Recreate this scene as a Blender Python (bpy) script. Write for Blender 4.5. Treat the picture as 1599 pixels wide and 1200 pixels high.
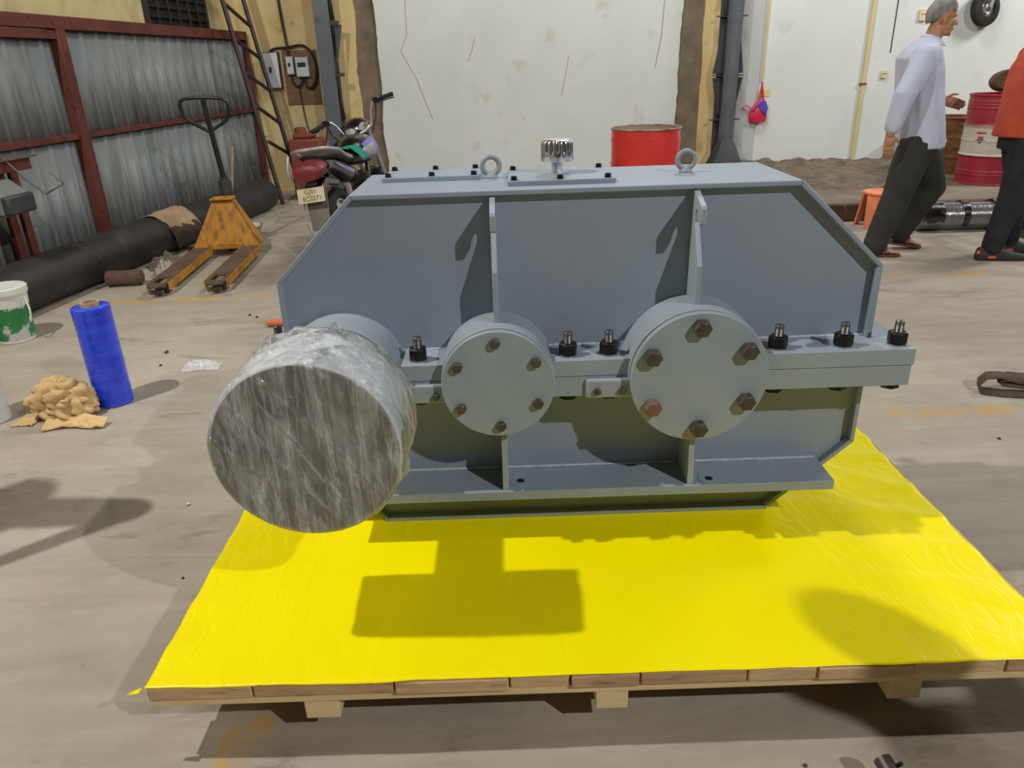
import bpy, bmesh, math, random
from math import sin, cos, pi, radians, sqrt
from mathutils import Vector, Matrix, Euler, noise

for o in list(bpy.data.objects):
    bpy.data.objects.remove(o, do_unlink=True)
SC = bpy.context.scene
COL = SC.collection
random.seed(7)

# ------------------------------------------------------------------ camera
CAM_H = 1.45
pitch, roll = radians(23.45), radians(1.93)
fwd = Vector((0, cos(pitch), -sin(pitch)))
up0 = Vector((0, sin(pitch), cos(pitch)))
rt0 = Vector((1, 0, 0))
xc = rt0 * cos(roll) - up0 * sin(roll)
yc = rt0 * sin(roll) + up0 * cos(roll)
cam_d = bpy.data.cameras.new('camera')
cam_d.sensor_width = 36.0
cam_d.lens = 1157.0 / 1599.0 * 36.0
cam_d.clip_start = 0.02
cam = bpy.data.objects.new('camera', cam_d)
COL.objects.link(cam)
m = Matrix((xc, yc, -fwd)).transposed().to_4x4()
m.translation = Vector((0, 0, CAM_H))
cam.matrix_world = m
SC.camera = cam

# ------------------------------------------------------------------ light
SC.view_settings.view_transform = 'Standard'
SC.view_settings.look = 'None'
SC.view_settings.gamma = 1.0
SC.view_settings.use_curve_mapping = False
SC.view_settings.exposure = 0.0

w = bpy.data.worlds.new('shed_ambient')
SC.world = w
w.use_nodes = True
bgn = w.node_tree.nodes['Background']
bgn.inputs['Color'].default_value = (0.90, 0.95, 1.0, 1)
bgn.inputs['Strength'].default_value = 0.022

def flood(name, loc, watts, color, radius, kelvin=None):
    d = bpy.data.lights.new(name, 'POINT')
    d.energy = watts
    d.color = color
    d.shadow_soft_size = radius
    o = bpy.data.objects.new(name, d)
    o.location = loc
    COL.objects.link(o)
    return o

# high-bay lamps hung under the shed roof
flood('high_bay_lamp_front', (5.0, -3.4, 6.0), 1430, (1.0, 0.99, 0.97), 0.06)
flood('high_bay_lamp_side', (-3.35, 1.62, 5.2), 830, (1.0, 0.975, 0.93), 0.06)
flood('high_bay_lamp_rear', (1.6, 7.2, 6.0), 620, (1.0, 0.985, 0.95), 0.8)
flood('high_bay_lamp_right', (8.0, 6.9, 4.8), 760, (1.0, 0.98, 0.94), 0.8)

# ------------------------------------------------------------------ helpers
def lin(c):
    if isinstance(c, (int, float)):
        c = (c, c, c)
    r = []
    for v in c[:3]:
        v = v / 255.0
        r.append(v / 12.92 if v <= 0.04045 else ((v + 0.055) / 1.055) ** 2.4)
    return (r[0], r[1], r[2], 1.0)

MATS = {}

def pm(name, c1, c2=None, scale=6.0, rough=0.6, metal=0.0, bump=0.0, bscale=None, stretch=(1, 1, 1),
       lo=0.35, hi=0.65, rough2=None, coat=0.0, spec=0.5, c3=None, s3=20.0, lo3=0.6, hi3=0.75, detail=5.0):
    """Procedural principled material: two noise-mixed tones, optional specks (c3) and relief."""
    if name in MATS:
        return MATS[name]
    mt = bpy.data.materials.new(name)
    mt.use_nodes = True
    nt = mt.node_tree
    N, L = nt.nodes, nt.links
    b = N['Principled BSDF']
    b.inputs['Roughness'].default_value = rough
    b.inputs['Metallic'].default_value = metal
    b.inputs['Specular IOR Level'].default_value = spec
    if coat:
        b.inputs['Coat Weight'].default_value = coat
        b.inputs['Coat Roughness'].default_value = 0.12
    tc = N.new('ShaderNodeTexCoord')
    mp = N.new('ShaderNodeMapping')
    mp.inputs['Scale'].default_value = stretch
    L.new(tc.outputs['Object'], mp.inputs['Vector'])
    c2 = c2 or c1
    nz = N.new('ShaderNodeTexNoise')
    nz.inputs['Scale'].default_value = scale
    nz.inputs['Detail'].default_value = detail
    nz.inputs['Roughness'].default_value = 0.62
    L.new(mp.outputs['Vector'], nz.inputs['Vector'])
    rp = N.new('ShaderNodeValToRGB')
    rp.color_ramp.elements[0].position = lo
    rp.color_ramp.elements[1].position = hi
    rp.color_ramp.elements[0].color = lin(c1)
    rp.color_ramp.elements[1].color = lin(c2)
    L.new(nz.outputs['Fac'], rp.inputs['Fac'])
    out = rp.outputs['Color']
    if c3 is not None:
        n3 = N.new('ShaderNodeTexNoise')
        n3.inputs['Scale'].default_value = s3
        n3.inputs['Detail'].default_value = 6.0
        L.new(mp.outputs['Vector'], n3.inputs['Vector'])
        r3 = N.new('ShaderNodeValToRGB')
        r3.color_ramp.elements[0].position = lo3
        r3.color_ramp.elements[1].position = hi3
        L.new(n3.outputs['Fac'], r3.inputs['Fac'])
        mx = N.new('ShaderNodeMix')
        mx.data_type = 'RGBA'
        L.new(r3.outputs['Color'], mx.inputs['Factor'])
        L.new(out, mx.inputs['A'])
        mx.inputs['B'].default_value = lin(c3)
        out = mx.outputs['Result']
    L.new(out, b.inputs['Base Color'])
    if rough2 is not None:
        mr = N.new('ShaderNodeMapRange')
        mr.inputs['To Min'].default_value = rough
        mr.inputs['To Max'].default_value = rough2
        L.new(nz.outputs['Fac'], mr.inputs['Value'])
        L.new(mr.outputs['Result'], b.inputs['Roughness'])
    if bump:
        nb = N.new('ShaderNodeTexNoise')
        nb.inputs['Scale'].default_value = bscale or scale * 4
        nb.inputs['Detail'].default_value = 6.0
        L.new(mp.outputs['Vector'], nb.inputs['Vector'])
        bp = N.new('ShaderNodeBump')
        bp.inputs['Strength'].default_value = bump
        bp.inputs['Distance'].default_value = 0.01
        L.new(nb.outputs['Fac'], bp.inputs['Height'])
        L.new(bp.outputs['Normal'], b.inputs['Normal'])
    MATS[name] = mt
    return mt


class MB:
    """Collects vertices and faces and links them as ONE mesh object."""
    def __init__(s):
        s.v = []
        s.f = []

    def add(s, vs, fs):
        k = len(s.v)
        s.v += [tuple(p) for p in vs]
        s.f += [tuple(i + k for i in f) for f in fs]
        return s

    def box(s, c, d, rot=None):
        x, y, z = d[0] / 2, d[1] / 2, d[2] / 2
        vs = [Vector((a, b, e)) for a in (-x, x) for b in (-y, y) for e in (-z, z)]
        if rot is not None:
            R = Euler(rot).to_matrix()
            vs = [R @ p for p in vs]
        c = Vector(c)
        return s.add([p + c for p in vs], [(0, 1, 3, 2), (4, 6, 7, 5), (0, 4, 5, 1), (2, 3, 7, 6), (0, 2, 6, 4), (1, 5, 7, 3)])

    def b2(s, lo, hi):
        return s.box([(a + b) / 2 for a, b in zip(lo, hi)], [abs(b - a) for a, b in zip(lo, hi)])

    def frame(s, p0, p1):
        d = (Vector(p1) - Vector(p0)).normalized()
        a = Vector((0, 0, 1)) if abs(d.z) < 0.9 else Vector((1, 0, 0))
        u = d.cross(a).normalized()
        return u, d.cross(u).normalized()

    def cyl(s, p0, p1, r0, r1=None, n=24, cap=True, phase=0.0):
        r1 = r0 if r1 is None else r1
        p0, p1 = Vector(p0), Vector(p1)
        u, w_ = s.frame(p0, p1)
        vs = []
        for p, r in ((p0, r0), (p1, r1)):
            for i in range(n):
                t = 2 * pi * i / n + phase
                vs.append(p + (u * cos(t) + w_ * sin(t)) * r)
        fs = [(i, (i + 1) % n, n + (i + 1) % n, n + i) for i in range(n)]
        if cap:
            fs += [tuple(range(n))[::-1], tuple(range(n, 2 * n))]
        return s.add(vs, fs)

    def lathe(s, p0, axis, prof, n=32, close=False):
        """prof: list of (distance along axis, radius)."""
        p0 = Vector(p0)
        d = Vector(axis).normalized()
        u, w_ = s.frame((0, 0, 0), d)
        vs = []
        for h, r in prof:
            for i in range(n):
                t = 2 * pi * i / n
                vs.append(p0 + d * h + (u * cos(t) + w_ * sin(t)) * max(r, 1e-5))
        fs = []
        m_ = len(prof)
        for k in range(m_ - 1 + (1 if close else 0)):
            a, b = k * n, ((k + 1) % m_) * n
            fs += [(a + i, a + (i + 1) % n, b + (i + 1) % n, b + i) for i in range(n)]
        if not close:
            fs += [tuple(range(n))[::-1], tuple(range((m_ - 1) * n, m_ * n))]
        return s.add(vs, fs)

    def tube(s, pts, r, n=8, closed=False):
        pts = [Vector(p) for p in pts]
        m_ = len(pts)
        rr = r if isinstance(r, (list, tuple)) else [r] * m_
        vs = []
        pu = None
        for k in range(m_):
            a = pts[(k - 1) % m_] if (closed or k > 0) else pts[k]
            b = pts[(k + 1) % m_] if (closed or k < m_ - 1) else pts[k]
            d = (b - a).normalized()
            if pu is None:
                pu, _ = s.frame((0, 0, 0), d)
            pu = (pu - d * pu.dot(d))
            if pu.length < 1e-6:
                pu, _ = s.frame((0, 0, 0), d)
            pu.normalize()
            w_ = d.cross(pu)
            for i in range(n):
                t = 2 * pi * i / n
                vs.append(pts[k] + (pu * cos(t) + w_ * sin(t)) * rr[k])
        fs = []
        for k in range(m_ if closed else m_ - 1):
            a, b = k * n, ((k + 1) % m_) * n
            fs += [(a + i, a + (i + 1) % n, b + (i + 1) % n, b + i) for i in range(n)]
        if not closed:
            fs += [tuple(range(n))[::-1], tuple(range((m_ - 1) * n, m_ * n))]
        return s.add(vs, fs)

    def torus(s, c, axis, R, r, n=32, k=12):
        c = Vector(c)
        u, w_ = s.frame((0, 0, 0), axis)
        return s.tube([c + (u * cos(2 * pi * i / n) + w_ * sin(2 * pi * i / n)) * R for i in range(n)], r, k, True)

    def prism(s, poly, ext):
        """poly: list of 3-D points; ext: extrusion vector."""
        n = len(poly)
        e = Vector(ext)
        vs = [Vector(p) for p in poly] + [Vector(p) + e for p in poly]
        fs = [tuple(range(n))[::-1], tuple(range(n, 2 * n))]
        fs += [(i, (i + 1) % n, n + (i + 1) % n, n + i) for i in range(n)]
        return s.add(vs, fs)

    def loft(s, rings, cap=True):
        n = len(rings[0])
        vs = [p for r in rings for p in r]
        fs = []
        for k in range(len(rings) - 1):
            a, b = k * n, (k + 1) * n
            fs += [(a + i, a + (i + 1) % n, b + (i + 1) % n, b + i) for i in range(n)]
        if cap:
            fs += [tuple(range(n))[::-1], tuple(range((len(rings) - 1) * n, len(rings) * n))]
        return s.add(vs, fs)

    def ell(s, c, r, rot=None, n=16, m_=10):
        c = Vector(c)
        R = Euler(rot).to_matrix() if rot is not None else None
        rings = []
        for j in range(m_ + 1):
            t = pi * j / m_
            ring = []
            for i in range(n):
                p = 2 * pi * i / n
                q = Vector((max(sin(t), 0.004) * cos(p) * r[0], max(sin(t), 0.004) * sin(p) * r[1], cos(t) * r[2]))
                ring.append((R @ q if R else q) + c)
            rings.append(ring)
        return s.loft(rings)

    def grid(s, nx, ny, fn):
        vs = [fn(i / nx, j / ny) for j in range(ny + 1) for i in range(nx + 1)]
        fs = [(j * (nx + 1) + i, j * (nx + 1) + i + 1, (j + 1) * (nx + 1) + i + 1, (j + 1) * (nx + 1) + i)
              for j in range(ny) for i in range(nx)]
        return s.add(vs, fs)

    def hexnut(s, p0, p1, af, phase=0.0):
        return s.cyl(p0, p1, af / sqrt(3), n=6, phase=phase)

    def build(s, name, mat, parent=None, ang=35, bevel=0.0, seg=2, loc=None):
        me = bpy.data.meshes.new(name)
        me.from_pydata([tuple(p) for p in s.v], [], s.f)
        bm = bmesh.new()
        bm.from_mesh(me)
        bmesh.ops.recalc_face_normals(bm, faces=bm.faces)
        bm.to_mesh(me)
        bm.free()
        if ang:
            me.polygons.foreach_set('use_smooth', [True] * len(me.polygons))
            me.set_sharp_from_angle(angle=radians(ang))
        me.materials.append(mat)
        o = bpy.data.objects.new(name, me)
        COL.objects.link(o)
        if parent is not None:
            o.parent = parent
        if loc is not None:
            o.location = loc
        if bevel:
            md = o.modifiers.new('bevel', 'BEVEL')
            md.width = bevel
            md.segments = seg
            md.limit_method = 'ANGLE'
            md.angle_limit = radians(40)
            md.harden_normals = False
        return o


def tag(o, label=None, cat=None, group=None, kind=None):
    if label: o['label'] = label
    if cat: o['category'] = cat
    if group: o['group'] = group
    if kind: o['kind'] = kind
    return o


def thing(name, label, cat, loc=(0, 0, 0), rot=(0, 0, 0), group=None):
    o = bpy.data.objects.new(name, None)
    o.empty_display_size = 0.1
    COL.objects.link(o)
    o.location = loc
    o.rotation_euler = rot
    return tag(o, label, cat, group)


def dup(src, parent=None, loc=None, rot=None):
    c = src.copy()
    COL.objects.link(c)
    c.parent = parent
    if loc is not None: c.location = loc
    if rot is not None: c.rotation_euler = rot
    for ch in list(src.children):
        dup(ch, c)
    return c


def nz3(x, y, z=0.0):
    return noise.noise(Vector((x, y, z)))


def arc(n, a0, a1, r, cx=0, cy=0):
    return [(cx + r * cos(radians(a0 + (a1 - a0) * i / n)), cy + r * sin(radians(a0 + (a1 - a0) * i / n))) for i in range(n + 1)]
# ------------------------------------------------------------------ setting
# concrete floor: stained, brushed, worn yellow lane paint
fm = bpy.data.materials.new('worn_concrete')
fm.use_nodes = True
nt = fm.node_tree
N, L = nt.nodes, nt.links
bs = N['Principled BSDF']
bs.inputs['Roughness'].default_value = 0.75
bs.inputs['Specular IOR Level'].default_value = 0.3
tc = N.new('ShaderNodeTexCoord')

def fnoise(scale, detail=6, stretch=(1, 1, 1), rough=0.6, dist=0.0):
    mp = N.new('ShaderNodeMapping')
    mp.inputs['Scale'].default_value = stretch
    L.new(tc.outputs['Object'], mp.inputs['Vector'])
    n = N.new('ShaderNodeTexNoise')
    n.inputs['Scale'].default_value = scale
    n.inputs['Detail'].default_value = detail
    n.inputs['Roughness'].default_value = rough
    n.inputs['Distortion'].default_value = dist
    L.new(mp.outputs['Vector'], n.inputs['Vector'])
    return n.outputs['Fac']

def framp(src, p0, p1, c0=(0, 0, 0, 1), c1=(1, 1, 1, 1)):
    r = N.new('ShaderNodeValToRGB')
    r.color_ramp.elements[0].position = p0
    r.color_ramp.elements[1].position = p1
    r.color_ramp.elements[0].color = c0
    r.color_ramp.elements[1].color = c1
    L.new(src, r.inputs['Fac'])
    return r.outputs['Color']

def fmix(fac, a, b, mode='MIX'):
    mx = N.new('ShaderNodeMix')
    mx.data_type = 'RGBA'
    mx.blend_type = mode
    for sock, val in (('Factor', fac), ('A', a), ('B', b)):
        if hasattr(val, 'links'):
            L.new(val, mx.inputs[sock])
        else:
            mx.inputs[sock].default_value = val
    return mx.outputs['Result']

def fmath(op, a, b=None):
    n = N.new('ShaderNodeMath')
    n.operation = op
    n.use_clamp = op in ('MULTIPLY', 'SUBTRACT')
    for i, val in enumerate((a, b)):
        if val is None: continue
        if hasattr(val, 'links'): L.new(val, n.inputs[i])
        else: n.inputs[i].default_value = val
    return n.outputs[0]

base = framp(fnoise(0.9, 8, (1, 1, 1), 0.65, 0.4), 0.30, 0.70, lin((156, 147, 132)), lin((184, 175, 160)))
streak = framp(fnoise(2.2, 7, (0.5, 2.6, 1), 0.7, 0.8), 0.42, 0.62, lin((150, 140, 126)), lin((255, 255, 255)))
base = fmix(0.2, base, fmix(1.0, base, streak, 'MULTIPLY'))
stain = framp(fnoise(1.7, 9, (0.7, 1.6, 1), 0.72, 1.2), 0.56, 0.70)
base = fmix(fmath('MULTIPLY', stain, 0.6), base, lin((92, 82, 70)))
speck = framp(fnoise(38, 3), 0.68, 0.76)
base = fmix(fmath('MULTIPLY', speck, 0.35), base, lin((86, 76, 64)))
# painted lane lines, mostly worn away
sep = N.new('ShaderNodeSeparateXYZ')
L.new(tc.outputs['Object'], sep.inputs[0])
def band(axis, c, hw):
    d = fmath('ABSOLUTE', fmath('ADD', sep.outputs[axis], -c))
    return fmath('LESS_THAN', d, hw)
def rng(axis, a, b):
    return fmath('MULTIPLY', fmath('GREATER_THAN', sep.outputs[axis], a), fmath('LESS_THAN', sep.outputs[axis], b))
lines = fmath('MULTIPLY', band(1, 2.88, 0.045), fmath('GREATER_THAN', sep.outputs[0], 1.45))
lines = fmath('MAXIMUM', lines, band(1, 5.02, 0.05))
lines = fmath('MAXIMUM', lines, fmath('MULTIPLY', band(0, -0.66, 0.055), fmath('LESS_THAN', sep.outputs[1], 1.36)))
wear = framp(fnoise(5.5, 8, (1, 1, 1), 0.75), 0.46, 0.58)
base = fmix(fmath('MULTIPLY', fmath('MULTIPLY', lines, wear), 0.75), base, lin((196, 148, 60)))
L.new(base, bs.inputs['Base Color'])
bp = N.new('ShaderNodeBump')
bp.inputs['Strength'].default_value = 0.25
bp.inputs['Distance'].default_value = 0.01
L.new(fnoise(14, 8, (1, 1.6, 1), 0.7), bp.inputs['Height'])
L.new(bp.outputs['Normal'], bs.inputs['Normal'])

MB().b2((-4.6, -4.5, -0.12), (10.5, 10.2, 0.0)).build('floor', fm, ang=0)
tag(bpy.data.objects['floor'], kind='structure')

M_plinth = pm('dusty_plinth', (112, 100, 86), (140, 128, 112), 3, rough=0.9, bump=0.5, bscale=18, c3=(70, 60, 50), s3=6)
M_plinth_edge = pm('dark_plinth_edge', (74, 62, 50), (98, 84, 70), 4, rough=0.9, bump=0.4)
pl = MB().b2((2.3, 6.95, 0.0), (10.5, 9.99, 0.15)).build('floor_platform', M_plinth, bevel=0.008)
tag(pl, kind='structure')
ke = MB().b2((2.3, 6.86, 0.0), (10.5, 6.95, 0.158)).build('trim_1', M_plinth_edge, bevel=0.01)
tag(ke, kind='structure')

# back wall: rough cement core with plaster coats of different paint and tone over it
WY = 9.95
M_cement = pm('raw_cement_render', (104, 90, 76), (128, 112, 95), 4, rough=0.95, bump=0.6, bscale=14)
M_white = pm('white_wall_paint', (196, 200, 196), (204, 208, 204), 1.2, rough=0.85, bump=0.08, bscale=6,
             c3=(164, 158, 142), s3=3.2, lo3=0.62, hi3=0.86)
M_white2 = pm('lighter_white_wall_paint', (208, 212, 209), (216, 220, 217), 1.1, rough=0.85, bump=0.08, bscale=6,
              c3=(186, 182, 170), s3=2.6, lo3=0.64, hi3=0.88)  # second white, a touch lighter, for the right-hand coat
M_grey = pm('shaded_greyish_white_wall', (178, 180, 178), (186, 188, 186), 1.5, rough=0.85)  # greyish white with the pilaster's slight shadow put into the colour
M_yellow = pm('cream_yellow_wall_paint', (196, 172, 118), (212, 190, 140), 1.8, rough=0.88, bump=0.1,
              c3=(146, 122, 80), s3=4.0, lo3=0.58, hi3=0.78)
wb = MB().b2((-4.4, WY + 0.02, -0.1), (10.5, WY + 0.3, 4.2)).build('wall_back', M_cement, ang=0)
tag(wb, kind='structure')

def ragged(x0, x1, z0, z1, y, dep, mat, name, jl=0.0, jr=0.0, seed=0):
    n = 60
    left = [(x0 + (nz3(i * 0.13, seed) * jl + nz3(i * 0.9, seed + 5) * jl * 0.25), y, z0 + (z1 - z0) * i / n) for i in range(n + 1)]
    right = [(x1 + (nz3(i * 0.12, seed + 9) * jr + nz3(i * 0.83, seed + 3) * jr * 0.25), y, z0 + (z1 - z0) * i / n) for i in range(n + 1)]
    b = MB()
    for a in range(n):
        b.prism([left[a], right[a], right[a + 1], left[a + 1]], (0, dep, 0))
    # weld shared borders
    o = b.build(name, mat, wb, ang=0)
    bm = bmesh.new()
    bm.from_mesh(o.data)
    bmesh.ops.remove_doubles(bm, verts=bm.verts, dist=1e-4)
    bm.to_mesh(o.data)
    bm.free()
    return o

ragged(-4.4, -1.76, -0.1, 4.2, WY - 0.012, 0.035, M_yellow, 'plaster_coat', 0, 0.05, 2)
ragged(-1.50, 2.19, -0.1, 4.2, WY - 0.02, 0.042, M_white, 'plaster_coat', 0.05, 0.06, 4)
ragged(2.47, 2.93, -0.1, 4.2, WY - 0.012, 0.035, M_yellow, 'plaster_coat', 0.03, 0.01, 6)
ragged(2.93, 3.19, -0.1, 4.2, WY - 0.05, 0.072, M_grey, 'plaster_coat', 0, 0, 8)
ragged(3.19, 10.5, -0.1, 4.2, WY - 0.02, 0.042, M_white2, 'plaster_coat', 0, 0, 10)
# scratches and cracks standing slightly proud of the white plaster
M_crack = pm('plaster_crack', (158, 148, 132), (176, 168, 152), 9, rough=0.9)
def crack(pts, r=0.006):
    MB().tube([(x, WY - 0.021, z) for x, z in pts], r, 5).build('crack', M_crack, wb)
crack([(-1.12, 2.25), (-1.13, 1.8), (-1.22, 1.62), (-1.05, 1.3), (-0.95, 1.0), (-0.88, 0.82)], 0.004)
crack([(-0.31, 1.75), (-0.35, 1.6), (-0.41, 1.48)], 0.004)
crack([(0.83, 1.5), (0.80, 1.32), (0.74, 1.05)], 0.004)
crack([(1.98, 2.1), (1.96, 1.7), (1.90, 1.35)], 0.006)

# left side: cream wall above, steel-framed corrugated partition in front of it
M_red = pm('red_oxide_steel', (84, 40, 32), (104, 52, 42), 5, rough=0.66, c3=(58, 30, 26), s3=14, spec=0.35)
M_zinc = pm('dirty_galvanised_sheet', (120, 126, 127), (138, 143, 142), 2.5, rough=0.62, metal=0.1, stretch=(1, 1, 0.35),
            c3=(102, 102, 92), s3=3.5, lo3=0.52, hi3=0.78)
def lwx(y): return -3.50 + 0.1 * (y - 5.77)
LW_ANG = math.atan(0.1)
M_yellow2 = pm('stained_cream_wall_paint', (188, 170, 120), (206, 188, 140), 1.5, rough=0.9, bump=0.1,
               c3=(128, 112, 74), s3=2.2, lo3=0.5, hi3=0.74, stretch=(1, 1, 0.5))
b = MB()
b.prism([(lwx(-4.5) - 0.13, -4.5, -0.1), (lwx(9.94) - 0.13, 9.94, -0.1), (lwx(9.94) - 0.13, 9.94, 4.2), (lwx(-4.5) - 0.13, -4.5, 4.2)], (-0.25, 0, 0))
wl = b.build('wall_left', M_yellow2, ang=0)
tag(wl, kind='structure')
# dark louvred window high in the left wall
M_dark = pm('sooty_dark_grille', (30, 28, 26), (44, 40, 36), 8, rough=0.7)
wn = thing('window_1', None, None, (lwx(8.6) - 0.12, 8.6, 2.3), (0, 0, -LW_ANG))
tag(wn, kind='structure')
M_void = pm('dark_opening', (16, 15, 14), (22, 20, 18), 4, rough=0.95)
MB().box((-0.02, 0, 0), (0.03, 1.25, 0.90)).build('opening', M_void, wn)
b = MB()
for s_ in (-1, 1):
    b.box((0.012, s_ * 0.62, 0), (0.05, 0.03, 0.92))
    b.box((0.012, 0, s_ * 0.445), (0.05, 1.27, 0.03))
b.build('window_frame', M_dark, wn)
for i in range(10):
    MB().box((0.012, 0, -0.41 + i * 0.09), (0.03, 1.22, 0.02), (0, 0.5, 0)).build('louvre', M_dark, wn)
for i in range(5):
    MB().box((0.03, -0.42 + i * 0.21, 0), (0.012, 0.014, 0.88)).build('mullion', M_dark, wn)
# ------------------------------------------------------------------ pallet, sheet and gearbox
K = 0.94                       # drawing units -> metres
DZ = 0.0925                    # drawing zero lies this far above the floor
def wpt(x, y, z): return (x * K, y * K, (z + DZ) * K)

PX, PY = 0.22, 1.94
pallet = thing('wooden_pallet', 'large low wooden pallet on the concrete floor carrying the grey gearbox', 'pallet', wpt(PX, PY, -DZ))
def P(x, y, z): return ((x - PX) * K, (y - PY) * K, (z + DZ) * K)
WOODS = [pm('pallet_wood_%d' % i, a, b, 7, rough=0.8, stretch=(1.2, 1.2, 6), bump=0.3, bscale=30, c3=c, s3=9, lo3=0.55, hi3=0.8)
         for i, (a, b, c) in enumerate([((196, 162, 122), (218, 186, 144), (146, 112, 78)),
                                        ((178, 142, 106), (202, 166, 126), (130, 98, 70)),
                                        ((200, 166, 122), (220, 188, 142), (150, 116, 80)),
                                        ((206, 174, 124), (224, 196, 148), (170, 136, 92))])]
M_newwood = pm('pale_new_timber', (216, 190, 138), (230, 208, 160), 4, rough=0.75, stretch=(1, 6, 6), bump=0.15, bscale=30)
xs = [-0.89, -0.64, -0.302, -0.03, 0.115, 0.28, 0.535, 0.70, 0.93, 1.15, 1.33]
random.seed(3)
for i in range(len(xs) - 1):
    g = 0.0018
    dz = random.uniform(-0.002, 0.002)
    dy = random.uniform(-0.006, 0.006)
    b = MB()
    p0, p1 = P(xs[i] + g, 1.328 + dy, 0.081), P(xs[i + 1] - g, 2.555 + dy, 0.1185 + dz * 0.3)
    b.b2(p0, p1)
    b.build('deck_board', WOODS[[0, 1, 0, 2, 1, 1, 0, 2, 3, 1][i]], pallet, bevel=0.003)
for y0 in (1.335, 1.90, 2.45):
    MB().b2(P(-0.885, y0, 0.057), P(1.325, y0 + 0.10, 0.081)).build('cross_board', M_newwood, pallet, bevel=0.002)
for xa, xb in ((-0.527, -0.444), (0.177, 0.255), (0.887, 0.965)):
    MB().b2(P(xa, 1.338, 0.0), P(xb, 2.55, 0.057)).build('stringer', M_newwood, pallet, bevel=0.002)
    MB().b2(P(xa - 0.01, 1.72, -DZ), P(xb + 0.01, 2.25, 0.0)).build('runner_block', WOODS[1], pallet, bevel=0.003)

# yellow plastic sheet tacked over the deck
M_sheet = pm('glossy_yellow_plastic', (255, 238, 0), (252, 233, 0), 3.0, rough=0.28, spec=0.28, bump=0.0)
nt = M_sheet.node_tree
bsd = nt.nodes['Principled BSDF']
tcn = nt.nodes.new('ShaderNodeTexCoord')
wv = nt.nodes.new('ShaderNodeTexNoise')
wv.inputs['Scale'].default_value = 22
wv.inputs['Detail'].default_value = 6
wv.inputs['Distortion'].default_value = 1.0
mpn = nt.nodes.new('ShaderNodeMapping')
mpn.inputs['Scale'].default_value = (1.0, 0.45, 1)
mpn.inputs['Rotation'].default_value = (0, 0, 0.5)
nt.links.new(tcn.outputs['Object'], mpn.inputs['Vector'])
nt.links.new(mpn.outputs['Vector'], wv.inputs['Vector'])
bpn = nt.nodes.new('ShaderNodeBump')
bpn.inputs['Strength'].default_value = 0.45
bpn.inputs['Distance'].default_value = 0.006
nt.links.new(wv.outputs['Fac'], bpn.inputs['Height'])
nt.links.new(bpn.outputs['Normal'], bsd.inputs['Normal'])
bsd.inputs['Subsurface Weight'].default_value = 0.0
sh_x, sh_y = 0.22, 1.94
NX, NY = 220, 130
def sheet(u, v):
    x = -0.902 + u * (1.316 + 0.902)
    y = 1.3245 + v * (2.562 - 1.3245)
    x += 0.006 * nz3(y * 5.0, 3.3) * (1 if u < 0.02 or u > 0.98 else 0)
    y += 0.007 * nz3(x * 4.0, 7.1) * max(0, 1 - v * 12)
    er = max(0.0, 1 - (1 - u) / 0.30)          # gathers towards the right edge
    wr = er * er * 0.0045 * sin(y * 34 + 3 * nz3(x * 3, y * 3) + x * 9)
    el = max(0.0, 1 - u / 0.06)
    wr += el * 0.003 * sin(y * 40)
    ef = max(0.0, 1 - v / 0.07)
    wr += ef * 0.0022 * nz3(x * 14, y * 5)
    rear = max(0.0, min(1.0, (y - 1.75) / 0.3)) * max(0, min(1, (x - 0.7) / 0.3))
    wr += rear * 0.004 * nz3(x * 16 + 3, y * 16)
    fold = 0.0
    for fx, k in ((-0.62, 0.05), (-0.36, 0.02), (0.63, -0.10), (0.95, -0.14)):
        d = abs(x - fx - k * (y - 1.3))
        fold += 0.0016 * max(0, 1 - d / 0.008)
    z = 0.1235 + 0.0012 * nz3(x * 3, y * 3) + max(-0.001, wr + fold)
    drop = max(0, 1.325 - y)
    z -= drop * 0.6
    z -= max(0.0, -0.893 - x) * 2.0
    return ((x - sh_x) * K, (y - sh_y) * K, (z - 0.12) * K)
sb = MB().grid(NX, NY, sheet)
# loose tail of plastic at the near left corner
sb.add([((a - sh_x) * K, (c - sh_y) * K, (e - 0.12) * K) for a, c, e in
        ((-0.90, 1.335, 0.121), (-0.90, 1.318, 0.119), (-0.935, 1.323, 0.107), (-0.93, 1.332, 0.109))], [(0, 1, 2, 3)])
so = sb.build('plastic_sheet', M_sheet, ang=60, loc=wpt(sh_x, sh_y, 0.12))
md = so.modifiers.new('thickness', 'SOLIDIFY')
md.thickness = 0.0009
md.offset = 1
tag(so, 'bright yellow plastic sheet stretched over the wooden pallet under the gearbox', 'plastic sheet')

# ---- gearbox
GX, GY, GZ = 0.2, 2.185, 0.1245
gear = thing('gearbox', 'large blue-grey welded industrial gearbox standing on the yellow sheet', 'gearbox', wpt(GX, GY, GZ))
def G(x, y, z): return ((x - GX) * K, (y - GY) * K, (z - GZ) * K)
GREY1 = dict(c1=(106, 113, 119), c2=(112, 119, 125))
M_paint = pm('blue_grey_machine_paint', (138, 150, 164), (144, 156, 170), 2.2, rough=0.5, bump=0.05, bscale=60, spec=0.4,
             c3=(134, 145, 156), s3=5, lo3=0.55, hi3=0.85)
M_cover = pm('pale_grey_cover_paint', (147, 159, 168), (153, 164, 173), 2.5, rough=0.52, bump=0.05, bscale=50, spec=0.4,
             c3=(136, 144, 142), s3=6, lo3=0.68, hi3=0.9)
M_flange = pm('olive_grey_flange_paint', (147, 158, 168), (153, 164, 173), 3, rough=0.55, bump=0.06, bscale=50, spec=0.4,
              c3=(164, 156, 134), s3=7, lo3=0.60, hi3=0.85)
M_weld = pm('painted_weld_bead', (176, 182, 188), (192, 198, 202), 30, rough=0.5, bump=0.6, bscale=80)
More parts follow.
